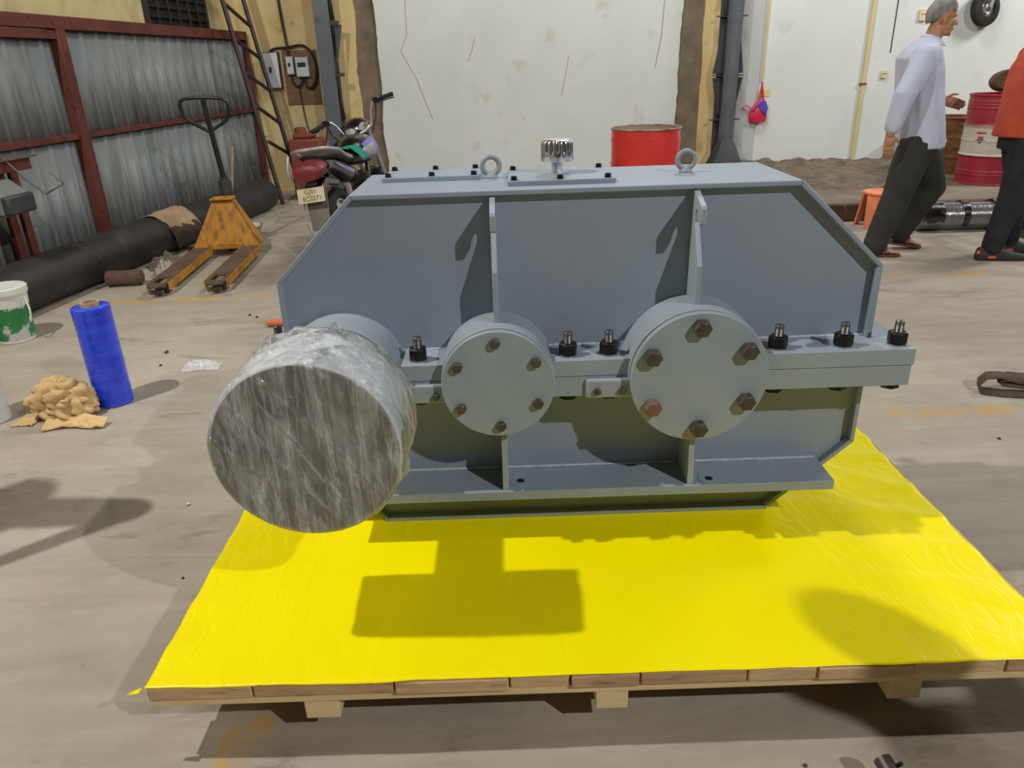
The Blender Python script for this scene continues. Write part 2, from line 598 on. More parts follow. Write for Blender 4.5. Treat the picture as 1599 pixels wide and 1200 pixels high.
M_boltblk = pm('black_oxide_steel', (30, 30, 31), (46, 45, 44), 40, rough=0.38, metal=0.6)
M_boltbrn = pm('browned_steel_bolt', (74, 67, 61), (94, 87, 80), 30, rough=0.42, metal=0.45, c3=(58, 50, 44), s3=60)
M_boltrust = pm('rusty_bolt', (132, 96, 80), (112, 86, 76), 30, rough=0.65, metal=0.2)
M_stud = pm('worn_steel_thread', (96, 92, 88), (124, 120, 116), 60, rough=0.4, metal=0.8, stretch=(1, 1, 8))
M_wash = pm('zinc_washer', (150, 150, 148), (176, 176, 172), 30, rough=0.35, metal=0.9)
M_gap = pm('dark_gasket', (44, 48, 50), (54, 58, 60), 20, rough=0.7)
M_steel = pm('machined_steel', (118, 118, 117), (190, 189, 186), 3.2, rough=0.36, metal=0.10, stretch=(1, 1, 1))  # dark patches are painted-in reflections for the drum face
M_lite = pm('light_blue_grey_drum_paint', (214, 222, 232), (222, 230, 238), 4, rough=0.45)
M_hole = pm('dark_bolt_hole', (14, 14, 15), (20, 20, 20), 10, rough=0.9)

t = 0.014
YF, YB = 1.99, 2.38            # front and rear edge of the rim
YW = 2.015                     # front wall plane
up = [(-0.64, 0.69), (-0.64, 0.914), (-0.413, 1.143), (0.786, 1.143), (1.035, 0.908), (1.035, 0.69)]
lo = [(-0.64, 0.59), (-0.64, 0.357), (-0.41, 0.1245), (0.79, 0.1245), (1.037, 0.357), (1.037, 0.59)]
def inner(poly, t):
    n = len(poly)
    cx = sum(p[0] for p in poly) / n
    cz = sum(p[1] for p in poly) / n
    lines = []
    for i in range(n - 1):
        a, c = Vector(poly[i]), Vector(poly[i + 1])
        d = (c - a).normalized()
        nn = Vector((-d.y, d.x))
        if (Vector((cx, cz)) - a).dot(nn) < 0: nn = -nn
        lines.append((a + nn * t, d))
    res = [lines[0][0]]
    for i in range(len(lines) - 1):
        (a, d), (c, e) = lines[i], lines[i + 1]
        den = d.x * e.y - d.y * e.x
        k = ((c.x - a.x) * e.y - (c.y - a.y) * e.x) / den
        res.append(a + d * k)
    a, d = lines[-1]
    res.append(Vector((lines[-1][0].x, poly[-1][1])))
    res[0] = Vector((res[0].x, poly[0][1]))
    return [(p.x, p.y) for p in res]
def shell(poly, names):
    inn = inner(poly, t)
    for i in range(len(poly) - 1):
        q = [poly[i], poly[i + 1], inn[i + 1], inn[i]]
        MB().prism([G(x, YF, z) for x, z in q], (0, (YB - YF) * K, 0)).build(names[i], M_paint, gear, bevel=0.0025)
    for y0 in (YW, YB - 0.037):
        MB().prism([G(x, y0, z) for x, z in inn], (0, 0.012 * K, 0)).build('casing_wall', M_paint, gear, ang=0)
    return inn
shell(up, ['end_plate', 'slope_plate', 'top_plate', 'slope_plate', 'end_plate'])
shell(lo, ['end_plate', 'slope_plate', 'bottom_plate', 'slope_plate', 'end_plate'])

# split-line flanges
FY0, FY1 = 1.89, 2.48
MB().b2(G(-0.715, FY0, 0.6465), G(1.115, FY1, 0.695)).build('upper_flange', M_flange, gear, bevel=0.002)
MB().b2(G(-0.712, FY0 + 0.002, 0.585), G(1.111, FY1 - 0.002, 0.645)).build('lower_flange', M_flange, gear, bevel=0.002)
# welds
for xa, xb, y, z in ((-0.62, 1.02, YW, 0.696), (-0.53, -0.045, YW, 0.295), (-0.02, 0.50, YW, 0.295), (0.525, 0.93, YW, 0.295)):
    b = MB()
    n = int((xb - xa) / 0.012)
    b.tube([G(xa + (xb - xa) * i / n, y - 0.001, z + 0.0012 * nz3(i * 0.8, xa)) for i in range(n + 1)],
           [(0.0045 + 0.0012 * nz3(i * 1.3, z)) * K for i in range(n + 1)], 6)
    b.build('weld_bead', M_weld, gear)
# foot plates front and rear
for y0, y1 in ((1.875, YW + 0.004), (2.351, 2.495)):
    MB().b2(G(-0.535, y0, 0.262), G(0.94, y1, 0.292)).build('foot_plate', M_paint, gear, bevel=0.002)
for hx, hy in ((0.016, 1.932), (0.577, 1.909), (-0.40, 1.93)):
    bo = MB().lathe(G(hx, hy, 0.2915), (0, 0, 1), [(0, 0.032 * K), (0.0025, 0.0315 * K), (0.0025, 0.012 * K), (0.0005, 0.0115 * K)], 28).build('foot_boss', M_paint, gear)
    MB().lathe(G(hx, hy, 0.2915), (0, 0, 1), [(0.0004, 0.0112 * K), (0.0028, 0.0110 * K)], 20).build('foot_hole', M_hole, bo)

# bearing housings and covers
def hexbolt(name, p, axis, af, h, mat, parent, phase=0.0, wash=None):
    """hexagon head with a chamfered crown"""
    p, a = Vector(p), Vector(axis)
    b = MB()
    b.lathe(p, a, [(0, af * 0.5 / cos(pi / 6)), (h * 0.8, af * 0.5 / cos(pi / 6)), (h, af * 0.46)], 6)
    o = b.build(name, mat, parent, ang=20, bevel=0.0008, seg=1)
    return o
def circle_sec(x, R, y0, y1, name, mat, n=64, parent=None, bev=0.0025):
    return MB().cyl(G(x, y0, 0.645), G(x, y1, 0.645), R * K, n=n).build(name, mat, parent or gear, bevel=bev)
for x, R, nb in ((-0.038, 0.155, 0.026), (0.511, 0.188, 0.043)):
    circle_sec(x, R + 0.002, 1.876, YW + 0.005, 'bearing_housing', M_cover)
    circle_sec(x, R - 0.004, 1.868, 1.878, 'gasket_ring', M_gap, bev=0)
    cv = circle_sec(x, R, 1.85, 1.869, 'bearing_cover', M_cover)
    for i in range(6):
        a = radians(92 + 60 * i)
        bx, bz = x + R * 0.79 * cos(a), 0.645 + R * 0.79 * sin(a)
        mt_ = M_boltrust if (x > 0.3 and i == 2) else M_boltbrn
        bo = hexbolt('cover_bolt', G(bx, 1.8502, bz), (0, -1, 0), nb * K, nb * 0.62 * K, mt_, cv, 0.3 * i)
    # rear stub housings
    circle_sec(x, R, 2.355, 2.50, 'bearing_housing', M_cover)
circle_sec(-0.477, 0.172, 1.876, YW + 0.005, 'bearing_housing', M_cover)
circle_sec(-0.477, 0.172, 2.355, 2.50, 'bearing_housing', M_cover)

# keeper plates on the lower flange
for xa, xb, bl in ((0.205, 0.36, (0.236, 0.305)), (-0.287, -0.17, (-0.212,))):
    kp = MB().b2(G(xa, 1.876, 0.583), G(xb, 1.8915, 0.6405)).build('keeper_plate', M_cover, gear, bevel=0.008, seg=3)
    for q in bl:
        hexbolt('keeper_bolt', G(q, 1.8762, 0.606), (0, -1, 0), 0.019 * K, 0.012 * K, M_boltbrn, kp)

# studs with nuts along the flange
def flange_stud(x, y, big=1.0):
    st = MB()
    pr = [(0, 0.0125 * K)]
    for i in range(9):
        pr += [(0.004 * i * K * big + 0.026 * K, 0.0128 * K), (0.004 * i * K * big + 0.028 * K, 0.0115 * K)]
    pr += [(0.066 * K, 0.0122 * K), (0.069 * K, 0.0095 * K)]
    st.lathe((0, 0, 0), (0, 0, 1), pr, 16)
    so_ = st.build('flange_stud', M_stud, gear, ang=50, loc=G(x, y, 0.695))
    MB().cyl((0, 0, -0.0005), (0, 0, 0.004), 0.0255 * K, n=24).build('washer', M_wash, so_)
    nu = MB().lathe((0, 0, 0.004), (0, 0, 1), [(0, 0.0235 * K), (0.003 * K, 0.0265 * K), (0.030 * K, 0.0265 * K), (0.034 * K, 0.0225 * K)], 6)
    nu.build('nut', M_boltblk, so_, ang=20, bevel=0.0008, seg=1)
    MB().lathe((0, 0, -0.112 * K), (0, 0, -1), [(-0.004, 0.027 * K), (0.016 * K, 0.027 * K), (0.018 * K, 0.022 * K)], 6).build('bolt_head', M_boltblk, so_, ang=20)
    so_.rotation_euler = (0, 0, random.uniform(0, 1))
    return so_
first = None
for y, dx in ((1.932, 0), (2.43, 0)):
    for x in (-0.68, -0.259, 0.159, 0.273, 0.745, 0.928, 1.078):
        if first is None:
            first = flange_stud(x, y)
        else:
            dup(first, gear, G(x + dx, y, 0.695), (0, 0, random.uniform(0, 1)))
for y in (2.07, 2.30):
    dup(first, gear, G(-0.682, y, 0.695), (0, 0, 0.2))
# end gussets
for s_, xe, xf in ((1, 1.033, 1.108), (-1, -0.638, -0.708)):
    for y in (2.13, 2.24):
        MB().prism([G(xe, y, 0.694), G(xf, y, 0.694), G(xe, y, 0.782)], (0, 0.012 * K, 0)).build('end_gusset', M_paint, gear, bevel=0.001)

# lifting-hook ribs above the bearings
prof = [(0.0, 1.126), (0.022, 1.126), (0.100, 1.098), (0.105, 1.090), (0.105, 1.052), (0.094, 1.045), (0.074, 1.058)]
prof += [(0.058 + 0.016 * cos(radians(a)), 1.062 + 0.020 * sin(radians(a))) for a in (20, 60, 100, 140, 175)]
prof += [(0.040, 1.045), (0.100, 0.940), (0.100, 0.70), (0.0, 0.70)]
for x in (-0.036, 0.507):
    rb = MB().prism([G(x - 0.0075, YW - p, z) for p, z in prof], (0.015 * K, 0, 0)).build('lifting_hook_rib', M_cover, gear, bevel=0.0012, ang=20)
    prof_low = [(0.0, 0.53), (0.10, 0.53), (0.118, 0.44), (0.134, 0.30), (0.134, 0.290), (0, 0.290)]
    MB().prism([G(x + 0.008 - 0.0085, YW - p, z) for p, z in prof_low], (0.017 * K, 0, 0)).build('foot_rib', M_cover, gear, bevel=0.0012)
    MB().prism([G(x - 0.0075, YB - 0.025 + p, z) for p, z in prof], (0.015 * K, 0, 0)).build('lifting_hook_rib', M_cover, gear, bevel=0.0012, ang=20)

# top fittings
def top_cover(name, x0, x1, y0, y1, bolts, th=0.013):
    pl = MB().b2(G(x0, y0, 1.1425), G(x1, y1, 1.143 + th)).build(name, M_paint, gear, bevel=0.002)
    pl.data.name = name
    for bx, by in bolts:
        bo = MB().lathe(G(bx, by, 1.143 + th), (0, 0, 1), [(0, 0.0095 * K), (0.002, 0.0095 * K), (0.002, 0.0085 * K), (0.010 * K, 0.0085 * K), (0.011 * K, 0.007 * K), (0.011 * K, 0.0045 * K), (0.006 * K, 0.004 * K)], 14)
        bo.build('socket_screw', M_boltblk, pl, ang=30)
    return pl
top_cover('inspection_cover', -0.355, -0.072, 2.20, 2.372, [(a, c) for a in (-0.338, -0.212, -0.09) for c in (2.213, 2.358)])
bp_ = top_cover('breather_plate', 0.008, 0.300, 2.055, 2.30, [(0.024, 2.072), (0.150, 2.072), (0.280, 2.072), (0.024, 2.283), (0.280, 2.283)])
M_chrome = pm('bright_chrome', (222, 222, 224), (230, 230, 231), 3, rough=0.24, metal=1.0)
bc = G(0.150, 2.19, 1.156)
bo = MB().lathe(bc, (0, 0, 1), [(0, 0.020 * K), (0.004, 0.020 * K), (0.004, 0.0165 * K), (0.036 * K, 0.0165 * K)], 10).build('breather', M_chrome, gear, ang=30)
bo['label'] = 'chrome fluted breather cap on a stem'
b = MB()
rings = []
n = 96
for h, r, fl in ((0.0, 0.038, 0), (0.0, 0.0445, 0), (0.002, 0.0455, 0), (0.018, 0.0455, 0.0), (0.024, 0.0455, 0.5), (0.030, 0.0455, 1), (0.046, 0.0450, 1), (0.052, 0.0435, 0.7), (0.056, 0.041, 0.2), (0.058, 0.036, 0), (0.0585, 0.028, 0), (0.057, 0.018, 0), (0.057, 0.001, 0)):
    ring = []
    for i in range(n):
        a = 2 * pi * i / n
        c_ = abs(sin(a * 8))          # 16 flutes
        rr = r - fl * 0.0055 * max(0.0, 1 - (c_ / 0.62) ** 2)
        ring.append((bc[0] + rr * K * cos(a), bc[1] + rr * K * sin(a), bc[2] + (0.034 + h) * K))
    rings.append(ring)
b.loft(rings)
b.build('breather_cap', M_chrome, bo, ang=40)
M_eye = pm('grey_eyebolt_paint', (138, 146, 154), (150, 158, 166), 20, rough=0.5, spec=0.5)
for x, y in ((-0.040, 2.225), (0.522, 2.205)):
    p = G(x, y, 1.143)
    b = MB().torus((p[0], p[1], p[2] + 0.035 * K), (0, 1, 0), 0.0245 * K, 0.0075 * K, 36, 12)
    eb = b.build('eyebolt', M_eye, gear, ang=60)
    MB().lathe(p, (0, 0, 1), [(0, 0.020 * K), (0.005 * K, 0.020 * K), (0.009 * K, 0.015 * K), (0.016 * K, 0.009 * K)], 20).build('eyebolt_collar', M_eye, eb, ang=50)

# output shaft with its big drum coupling, wrapped in stretch film
DX, DR, DY0, DY1 = -0.477, 0.219, 1.502, 1.712
MB().cyl(G(DX, DY1 - 0.01, 0.645), G(DX, 1.90, 0.645), 0.076 * K, n=40).build('shaft', M_steel, gear, bevel=0.002)
dr = MB().lathe(G(DX, DY0, 0.645), (0, 1, 0), [(0.012, 0.001), (0.012, 0.088 * K), (0.004, 0.092 * K), (0.0, 0.096 * K), (0.0, (DR - 0.006) * K), (0.006, DR * K), ((DY1 - DY0) * K - 0.006, DR * K), ((DY1 - DY0) * K, (DR - 0.006) * K), ((DY1 - DY0) * K, 0.05)], 96)
dr = dr.build('coupling_drum', M_lite, gear, ang=30)
dr['label'] = 'large drum coupling with bare steel face'
fc = MB().lathe(G(DX, DY0 - 0.0008, 0.645), (0, 1, 0), [(0.011, 0.0005), (0.011, 0.080 * K), (0.0035, 0.088 * K), (0.0, 0.094 * K), (0.0, (DR - 0.004) * K), (0.004, (DR - 0.004) * K)], 96).build('drum_face', M_steel, dr, ang=40)

# clear stretch film: streaky, wrinkled
fl = bpy.data.materials.new('clear_stretch_film')
fl.use_nodes = True
nt = fl.node_tree
N2, L2 = nt.nodes, nt.links
N2.clear()
outn = N2.new('ShaderNodeOutputMaterial')
tr = N2.new('ShaderNodeBsdfTransparent')
tr.inputs['Color'].default_value = (0.96, 0.955, 0.93, 1)
gl = N2.new('ShaderNodeBsdfGlossy')
gl.inputs['Roughness'].default_value = 0.17
gl.inputs['Color'].default_value = (0.95, 0.95, 0.95, 1)
df = N2.new('ShaderNodeBsdfDiffuse')
df.inputs['Color'].default_value = (0.88, 0.90, 0.92, 1)
tcn = N2.new('ShaderNodeTexCoord')
def film_noise(scale, stretch, rot, dist, rough=0.6):
    mp = N2.new('ShaderNodeMapping')
    mp.inputs['Scale'].default_value = stretch
    mp.inputs['Rotation'].default_value = rot
    L2.new(tcn.outputs['Object'], mp.inputs['Vector'])
    n = N2.new('ShaderNodeTexNoise')
    n.inputs['Scale'].default_value = scale
    n.inputs['Detail'].default_value = 7
    n.inputs['Roughness'].default_value = rough
    n.inputs['Distortion'].default_value = dist
    L2.new(mp.outputs['Vector'], n.inputs['Vector'])
    return n.outputs['Fac']
n1 = film_noise(34, (1, 1, 0.05), (0, -0.62, 0), 0.3)
n2 = film_noise(11, (1, 1, 0.5), (0, 0.3, 0), 1.5)
mul = N2.new('ShaderNodeMath'); mul.operation = 'MULTIPLY'
L2.new(n1, mul.inputs[0]); L2.new(n2, mul.inputs[1])
r1 = N2.new('ShaderNodeMapRange')
r1.inputs['From Min'].default_value = 0.20
r1.inputs['From Max'].default_value = 0.33
r1.inputs['To Min'].default_value = 0.12
r1.inputs['To Max'].default_value = 0.50
L2.new(mul.outputs[0], r1.inputs['Value'])
bmp = N2.new('ShaderNodeBump')
bmp.inputs['Strength'].default_value = 1.0
bmp.inputs['Distance'].default_value = 0.008
add = N2.new('ShaderNodeMath'); add.operation = 'ADD'
L2.new(film_noise(26, (1, 1, 0.3), (0, -0.5, 0), 1.0), add.inputs[0]); L2.new(film_noise(14, (1, 1, 1), (0, 0.2, 0), 2.0), add.inputs[1])
def ridge(src, w_):
    r = N2.new('ShaderNodeValToRGB')
    e = r.color_ramp.elements
    e[0].position, e[0].color = 0.5 - w_, (0, 0, 0, 1)
    e[1].position, e[1].color = 0.5 + w_, (0, 0, 0, 1)
    k_ = e.new(0.5)
    k_.color = (1, 1, 1, 1)
    L2.new(src, r.inputs['Fac'])
    return r.outputs['Color']
rd = N2.new('ShaderNodeMath'); rd.operation = 'MULTIPLY_ADD'
rd.inputs[1].default_value = 0.5
L2.new(ridge(film_noise(9, (1, 1, 0.35), (0, -0.6, 0), 1.2), 0.07), rd.inputs[0])
L2.new(add.outputs[0], rd.inputs[2])
rd2 = N2.new('ShaderNodeMath'); rd2.operation = 'MULTIPLY_ADD'
rd2.inputs[1].default_value = 0.4
L2.new(ridge(film_noise(20, (1, 1, 0.6), (0, 0.5, 0), 1.6), 0.06), rd2.inputs[0])
L2.new(rd.outputs[0], rd2.inputs[2])
L2.new(rd2.outputs[0], bmp.inputs['Height'])
L2.new(bmp.outputs['Normal'], gl.inputs['Normal'])
m1 = N2.new('ShaderNodeMixShader')
st1 = N2.new('ShaderNodeMath'); st1.operation = 'MULTIPLY_ADD'; st1.use_clamp = True
st1.inputs[1].default_value = 0.38
L2.new(ridge(film_noise(13, (1, 1, 0.10), (0, -0.62, 0), 0.25), 0.018), st1.inputs[0])
L2.new(r1.outputs['Result'], st1.inputs[2])
st2 = N2.new('ShaderNodeMath'); st2.operation = 'MULTIPLY_ADD'; st2.use_clamp = True
st2.inputs[1].default_value = 0.30
L2.new(ridge(film_noise(12, (1, 1, 0.10), (0, 0.10, 0), 0.25), 0.016), st2.inputs[0])
L2.new(st1.outputs[0], st2.inputs[2])
L2.new(st2.outputs[0], m1.inputs['Fac'])
tl = N2.new('ShaderNodeBsdfTranslucent')
tl.inputs['Color'].default_value = (0.90, 0.91, 0.92, 1)
dm = N2.new('ShaderNodeMixShader')
dm.inputs['Fac'].default_value = 0.4
L2.new(df.outputs[0], dm.inputs[1]); L2.new(tl.outputs[0], dm.inputs[2])
L2.new(tr.outputs[0], m1.inputs[1]); L2.new(dm.outputs[0], m1.inputs[2])
lw_ = N2.new('ShaderNodeFresnel')
lw_.inputs['IOR'].default_value = 1.45
fa = N2.new('ShaderNodeMath'); fa.operation = 'MULTIPLY_ADD'
fa.inputs[1].default_value = 1.0; fa.inputs[2].default_value = 0.08
fa.use_clamp = True
L2.new(lw_.outputs[0], fa.inputs[0])
m2 = N2.new('ShaderNodeMixShader')
L2.new(fa.outputs[0], m2.inputs['Fac'])
L2.new(m1.outputs[0], m2.inputs[1]); L2.new(gl.outputs[0], m2.inputs[2])
L2.new(m2.outputs[0], outn.inputs['Surface'])

na, rings = 300, []
def crease(a_, c_, k):
    """sharp creases running mostly one way"""
    s_ = a_ * 0.80 + c_ * 0.60
    t_ = -a_ * 0.60 + c_ * 0.80
    r1_ = (1 - min(1.0, abs(nz3(s_ * 17 + k, t_ * 2.2, k)) * 6.0)) ** 2
    r2_ = (1 - min(1.0, abs(nz3(a_ * 11 - k, c_ * 16, k + 3)) * 7.0)) ** 2 * max(0, nz3(a_ * 7, c_ * 7, k + 1) * 2)
    r3_ = nz3(a_ * 45, c_ * 45, k + 9)
    return 0.0034 * r1_ + 0.0040 * r2_ + 0.0006 * r3_
prof_film = [(-0.0045, 0.002 + 0.212 * q_ / 52) for q_ in range(53)]
prof_film += [(-0.0045, 0.2165), (0.001, 0.2225), (0.006, 0.2245)]
prof_film += [(0.006 + 0.206 * q_ / 26, 0.2245 + 0.006 * q_ / 26) for q_ in range(1, 27)]
prof_film += [(0.217, 0.224), (0.219, 0.18), (0.219, 0.12), (0.219, 0.085)]
for k, (h, r) in enumerate(prof_film):
    ring_ = []
    for i in range(na):
        a = 2 * pi * i / na
        ca, sa = cos(a), sin(a)
        hh, rr = h, r
        if h > 0.003 and r > 0.2:
            rr += 0.003 * nz3(ca * 6, sa * 6, h * 20) + 0.6 * crease(a * 0.22, h * 1.0, 2.0)
            if h > 0.1:
                rr += 0.006 * max(0, nz3(ca * 9 + 4, sa * 9, h * 9))
            deg = math.degrees(a) % 360
            # a torn spike at the top, a loose flap lower right
            w1_ = max(0, 1 - abs(h - 0.165) / 0.03)
            rr += w1_ * 0.042 * max(0, 1 - abs(deg - 76) / 4.5)
            rr += max(0, 1 - abs(h - 0.13) / 0.07) * 0.022 * max(0, 1 - abs(deg - 327) / 9)
            rr += max(0, 1 - abs(h - 0.20) / 0.05) * (0.013 * max(0, 1 - abs(deg - 118) / 12) + 0.010 * max(0, 1 - abs(deg - 225) / 8) + 0.008 * max(0, 1 - abs(deg - 100) / 6))
        elif h < 0.0:
            ed = min(1.0, (0.2165 - r) / 0.02)
            hh -= ed * crease(r * ca, r * sa, 5.0)
        ring_.append(G(DX + rr * ca, DY0 + hh, 0.645 + rr * sa))
    rings.append(ring_)
fo = MB().loft(rings, cap=False).build('stretch_film', fl, dr, ang=75)
fo['label'] = 'wrinkled clear stretch film'
# ------------------------------------------------------------------ left side: partition, pipe, pallet truck
part_ = thing('sheet_metal_partition', 'corrugated galvanised partition in a red steel frame along the left wall', 'partition',
              (lwx(6.37), 6.37, 0), (0, 0, -LW_ANG))
# local: x = out of the wall, y = along it; main post at y = 0
def bayframe(name, y0, y1, z0, z1, x0=-0.03, x1=0.05):
    return MB().b2((x0, y0, z0), (x1, y1, z1)).build(name, M_red, part_, bevel=0.004)
bayframe('top_rail', -8.0, 3.52, 1.795, 1.888)
bayframe('top_rail', -8.0, -0.05, 1.723, 1.785, 0.0, 0.045)
bayframe('post', -0.05, 0.05, 0.0, 1.795, -0.03, 0.06)
bayframe('post', -2.55, -2.45, 0.0, 1.795, -0.03, 0.06)
bayframe('post', 3.48, 3.52, 0.0, 1.795)
bayframe('middle_rail', -8.0, -0.05, 0.990, 1.037, -0.02, 0.035)
bayframe('middle_rail', 0.05, 3.48, 0.990, 1.032, -0.02, 0.035)
bayframe('bottom_rail', -8.0, 3.48, 0.0, 0.06)
def corr(y0, y1, z0, z1):
    b = MB()
    pts = []
    y = y0
    while y < y1 - 1e-4:
        for dy, x in ((0.0, 0.0), (0.098, 0.0), (0.110, 0.013), (0.140, 0.013), (0.152, 0.0)):
            if y + dy <= y1: pts.append((x, y + dy))
        y += 0.20
    pts.append((0.0, y1))
    n = len(pts)
    vs = [(x - 0.02, yy, z0) for x, yy in pts] + [(x - 0.02, yy, z1 + 0.006 * nz3(yy * 6, z1)) for x, yy in pts]
    b.add(vs, [(i, i + 1, n + i + 1, n + i) for i in range(n - 1)])
    o = b.build('corrugated_sheet', M_zinc, part_, ang=25)
    sd = o.modifiers.new('thickness', 'SOLIDIFY'); sd.thickness = 0.002
for y0, y1 in ((-8.0, -2.5), (-2.5, -0.02), (0.02, 3.48)):
    corr(y0, y1, 0.05, 1.015)
    corr(y0, y1, 1.005, 1.81 if y0 > 0 else 1.73)

# big black pipe lying on the floor along the partition
M_blkpipe = pm('scuffed_black_pipe', (34, 32, 31), (46, 43, 41), 5, rough=0.55, c3=(70, 64, 58), s3=5, lo3=0.6, hi3=0.85, bump=0.1)
pa, pb = Vector((-3.385, 4.1, 0.17)), Vector((-2.73, 8.6, 0.17))
d = (pb - pa).normalized()
bpipe = thing('black_pipe', 'long thick black pipe lying on the floor against the partition', 'pipe', (pa.x, pa.y, 0.0), (0, 0, -math.atan2(d.x, d.y)))
Lp = (pb - pa).length
MB().lathe((0, 0, 0.167), (0, 1, 0), [(0.0, 0.167), (Lp, 0.167), (Lp, 0.145), (0.0, 0.145)], 40, close=True).build('tube', M_blkpipe, bpipe)
for k in (1.4, 3.4):
    MB().lathe((0, k, 0.167), (0, 1, 0), [(0.0, 0.166), (0.004, 0.1705), (0.016, 0.1705), (0.02, 0.166)], 40).build('weld_seam', M_blkpipe, bpipe)

# pallet truck
M_truck = pm('worn_orange_yellow_paint', (178, 120, 30), (200, 140, 40), 6, rough=0.65, c3=(76, 56, 36), s3=22, lo3=0.46, hi3=0.80, stretch=(1, 1, 0.3))
M_fork = pm('rusty_fork_steel', (84, 66, 52), (104, 84, 66), 7, rough=0.75, metal=0.1, c3=(52, 40, 32), s3=14)
M_blk = pm('black_enamel', (24, 25, 27), (32, 33, 35), 8, rough=0.4)
M_pump = pm('dark_grey_pump', (48, 48, 52), (62, 62, 66), 8, rough=0.5)
jack = thing('pallet_truck', 'orange-yellow hand pallet truck with rusty forks and black loop handle', 'pallet truck', (-2.285, 5.06, 0), (0, 0, radians(4.6)))
for s_ in (-1, 1):
    x = s_ * 0.20
    out = [(x - 0.075, 1.2), (x - 0.075, 0.10), (x - 0.05, 0.03), (x - 0.02, 0.0), (x + 0.02, 0.0), (x + 0.05, 0.03), (x + 0.075, 0.10), (x + 0.075, 1.2)]
    hole = [(x - 0.042, 0.26), (x - 0.042, 0.10), (x - 0.025, 0.085), (x + 0.025, 0.085), (x + 0.042, 0.10), (x + 0.042, 0.26)]
    b = MB()
    # top skin as strips around the roller window
    z0, z1 = 0.078, 0.092
    b.prism([(x - 0.075, 1.2, z0), (x - 0.075, 0.26, z0), (x + 0.075, 0.26, z0), (x + 0.075, 1.2, z0)], (0, 0, z1 - z0))
    b.prism([(x - 0.075, 0.26, z0), (x - 0.075, 0.10, z0), (x - 0.042, 0.10, z0), (x - 0.042, 0.26, z0)], (0, 0, z1 - z0))
    b.prism([(x + 0.042, 0.26, z0), (x + 0.042, 0.10, z0), (x + 0.075, 0.10, z0), (x + 0.075, 0.26, z0)], (0, 0, z1 - z0))
    b.prism([(x - 0.075, 0.10, z0), (x - 0.05, 0.03, z0), (x - 0.02, 0.0, z0), (x + 0.02, 0.0, z0), (x + 0.05, 0.03, z0), (x + 0.075, 0.10, z0)], (0, 0, z1 - z0))
    fk = b.build('fork', M_fork, jack, bevel=0.002)
    b = MB()
    for q in (-1, 1):
        b.b2((x + q * 0.075 - 0.004, 0.10, 0.035), (x + q * 0.075 + 0.004, 1.2, 0.0915))
    b.build('fork_side', M_truck, fk, bevel=0.001)
    MB().cyl((x - 0.04, 0.17, 0.035), (x + 0.04, 0.17, 0.035), 0.035, n=20).build('load_roller', M_blk, jack, bevel=0.004)
    MB().cyl((x - 0.05, 0.05, 0.040), (x + 0.05, 0.05, 0.040), 0.014, n=12).build('entry_roller', M_fork, jack)
# hood: tapering plate over the pump
yb = 1.22
front = [(-0.275, yb, 0.085), (0.275, yb, 0.085), (0.075, yb + 0.10, 0.47), (-0.075, yb + 0.10, 0.47)]
hd = MB().prism(front, (0, 0.05, 0.0)).build('hood', M_truck, jack, bevel=0.006)
b = MB()
for s_ in (-1, 1):
    b.prism([(s_ * 0.275, yb, 0.085), (s_ * 0.275, yb + 0.22, 0.085), (s_ * 0.075, yb + 0.20, 0.47), (s_ * 0.075, yb + 0.10, 0.47)], (-s_ * 0.008, 0, 0))
b.build('hood_side', M_truck, hd)
MB().b2((-0.09, yb + 0.06, 0.465), (0.09, yb + 0.20, 0.482)).build('hood_cap', M_truck, hd, bevel=0.004)
MB().b2((-0.13, yb - 0.012, 0.07), (0.13, yb + 0.05, 0.12)).build('cross_head', M_truck, jack, bevel=0.006)
MB().cyl((0, yb + 0.28, 0.18), (0, yb + 0.28, 0.60), 0.055, n=20).build('pump_cylinder', M_pump, jack, bevel=0.004)
for s_ in (-1, 1):
    MB().lathe((s_ * 0.03, yb + 0.30, 0.09), (s_, 0, 0), [(0, 0.03), (0, 0.09), (0.045, 0.09), (0.045, 0.03)], 28).build('steer_wheel', M_blk, jack, bevel=0.006)
MB().b2((-0.05, yb + 0.2, 0.10), (0.05, yb + 0.4, 0.20)).build('steer_fork', M_pump, jack, bevel=0.006)
hp0, hp1 = Vector((0.0, yb + 0.33, 0.42)), Vector((-0.045, yb + 0.24, 1.25))
hn = MB().tube([hp0, hp0.lerp(hp1, 0.25)], 0.038, 16).build('handle_socket', M_pump, jack)
MB().tube([hp0.lerp(hp1, 0.2), hp0.lerp(hp1, 0.72), hp1 + Vector((0.0, 0, 0.01))], [0.024, 0.022, 0.018], 14).build('handle_shaft', M_blk, hn)
loop = []
cx, cy, cz = hp1.x, hp1.y, hp1.z
for x, z in ((0.0, -0.25), (-0.06, -0.215), (-0.15, -0.16), (-0.178, -0.12), (-0.190, -0.05), (-0.185, -0.01), (-0.15, 0.012), (-0.06, 0.017), (0.06, 0.014), (0.15, 0.005), (0.185, -0.02), (0.192, -0.06), (0.180, -0.13), (0.15, -0.17), (0.06, -0.22)):
    loop.append((cx + x, cy - (z) * 0.1, cz + z))
MB().tube(loop, 0.0145, 10, True).build('handle_loop', M_blk, jack, ang=60)
MB().tube([(cx - 0.005, cy + 0.01, cz - 0.09), (cx - 0.05, cy - 0.01, cz - 0.13), (cx - 0.065, cy - 0.015, cz - 0.17)], 0.006, 8).build('release_lever', M_blk, jack)

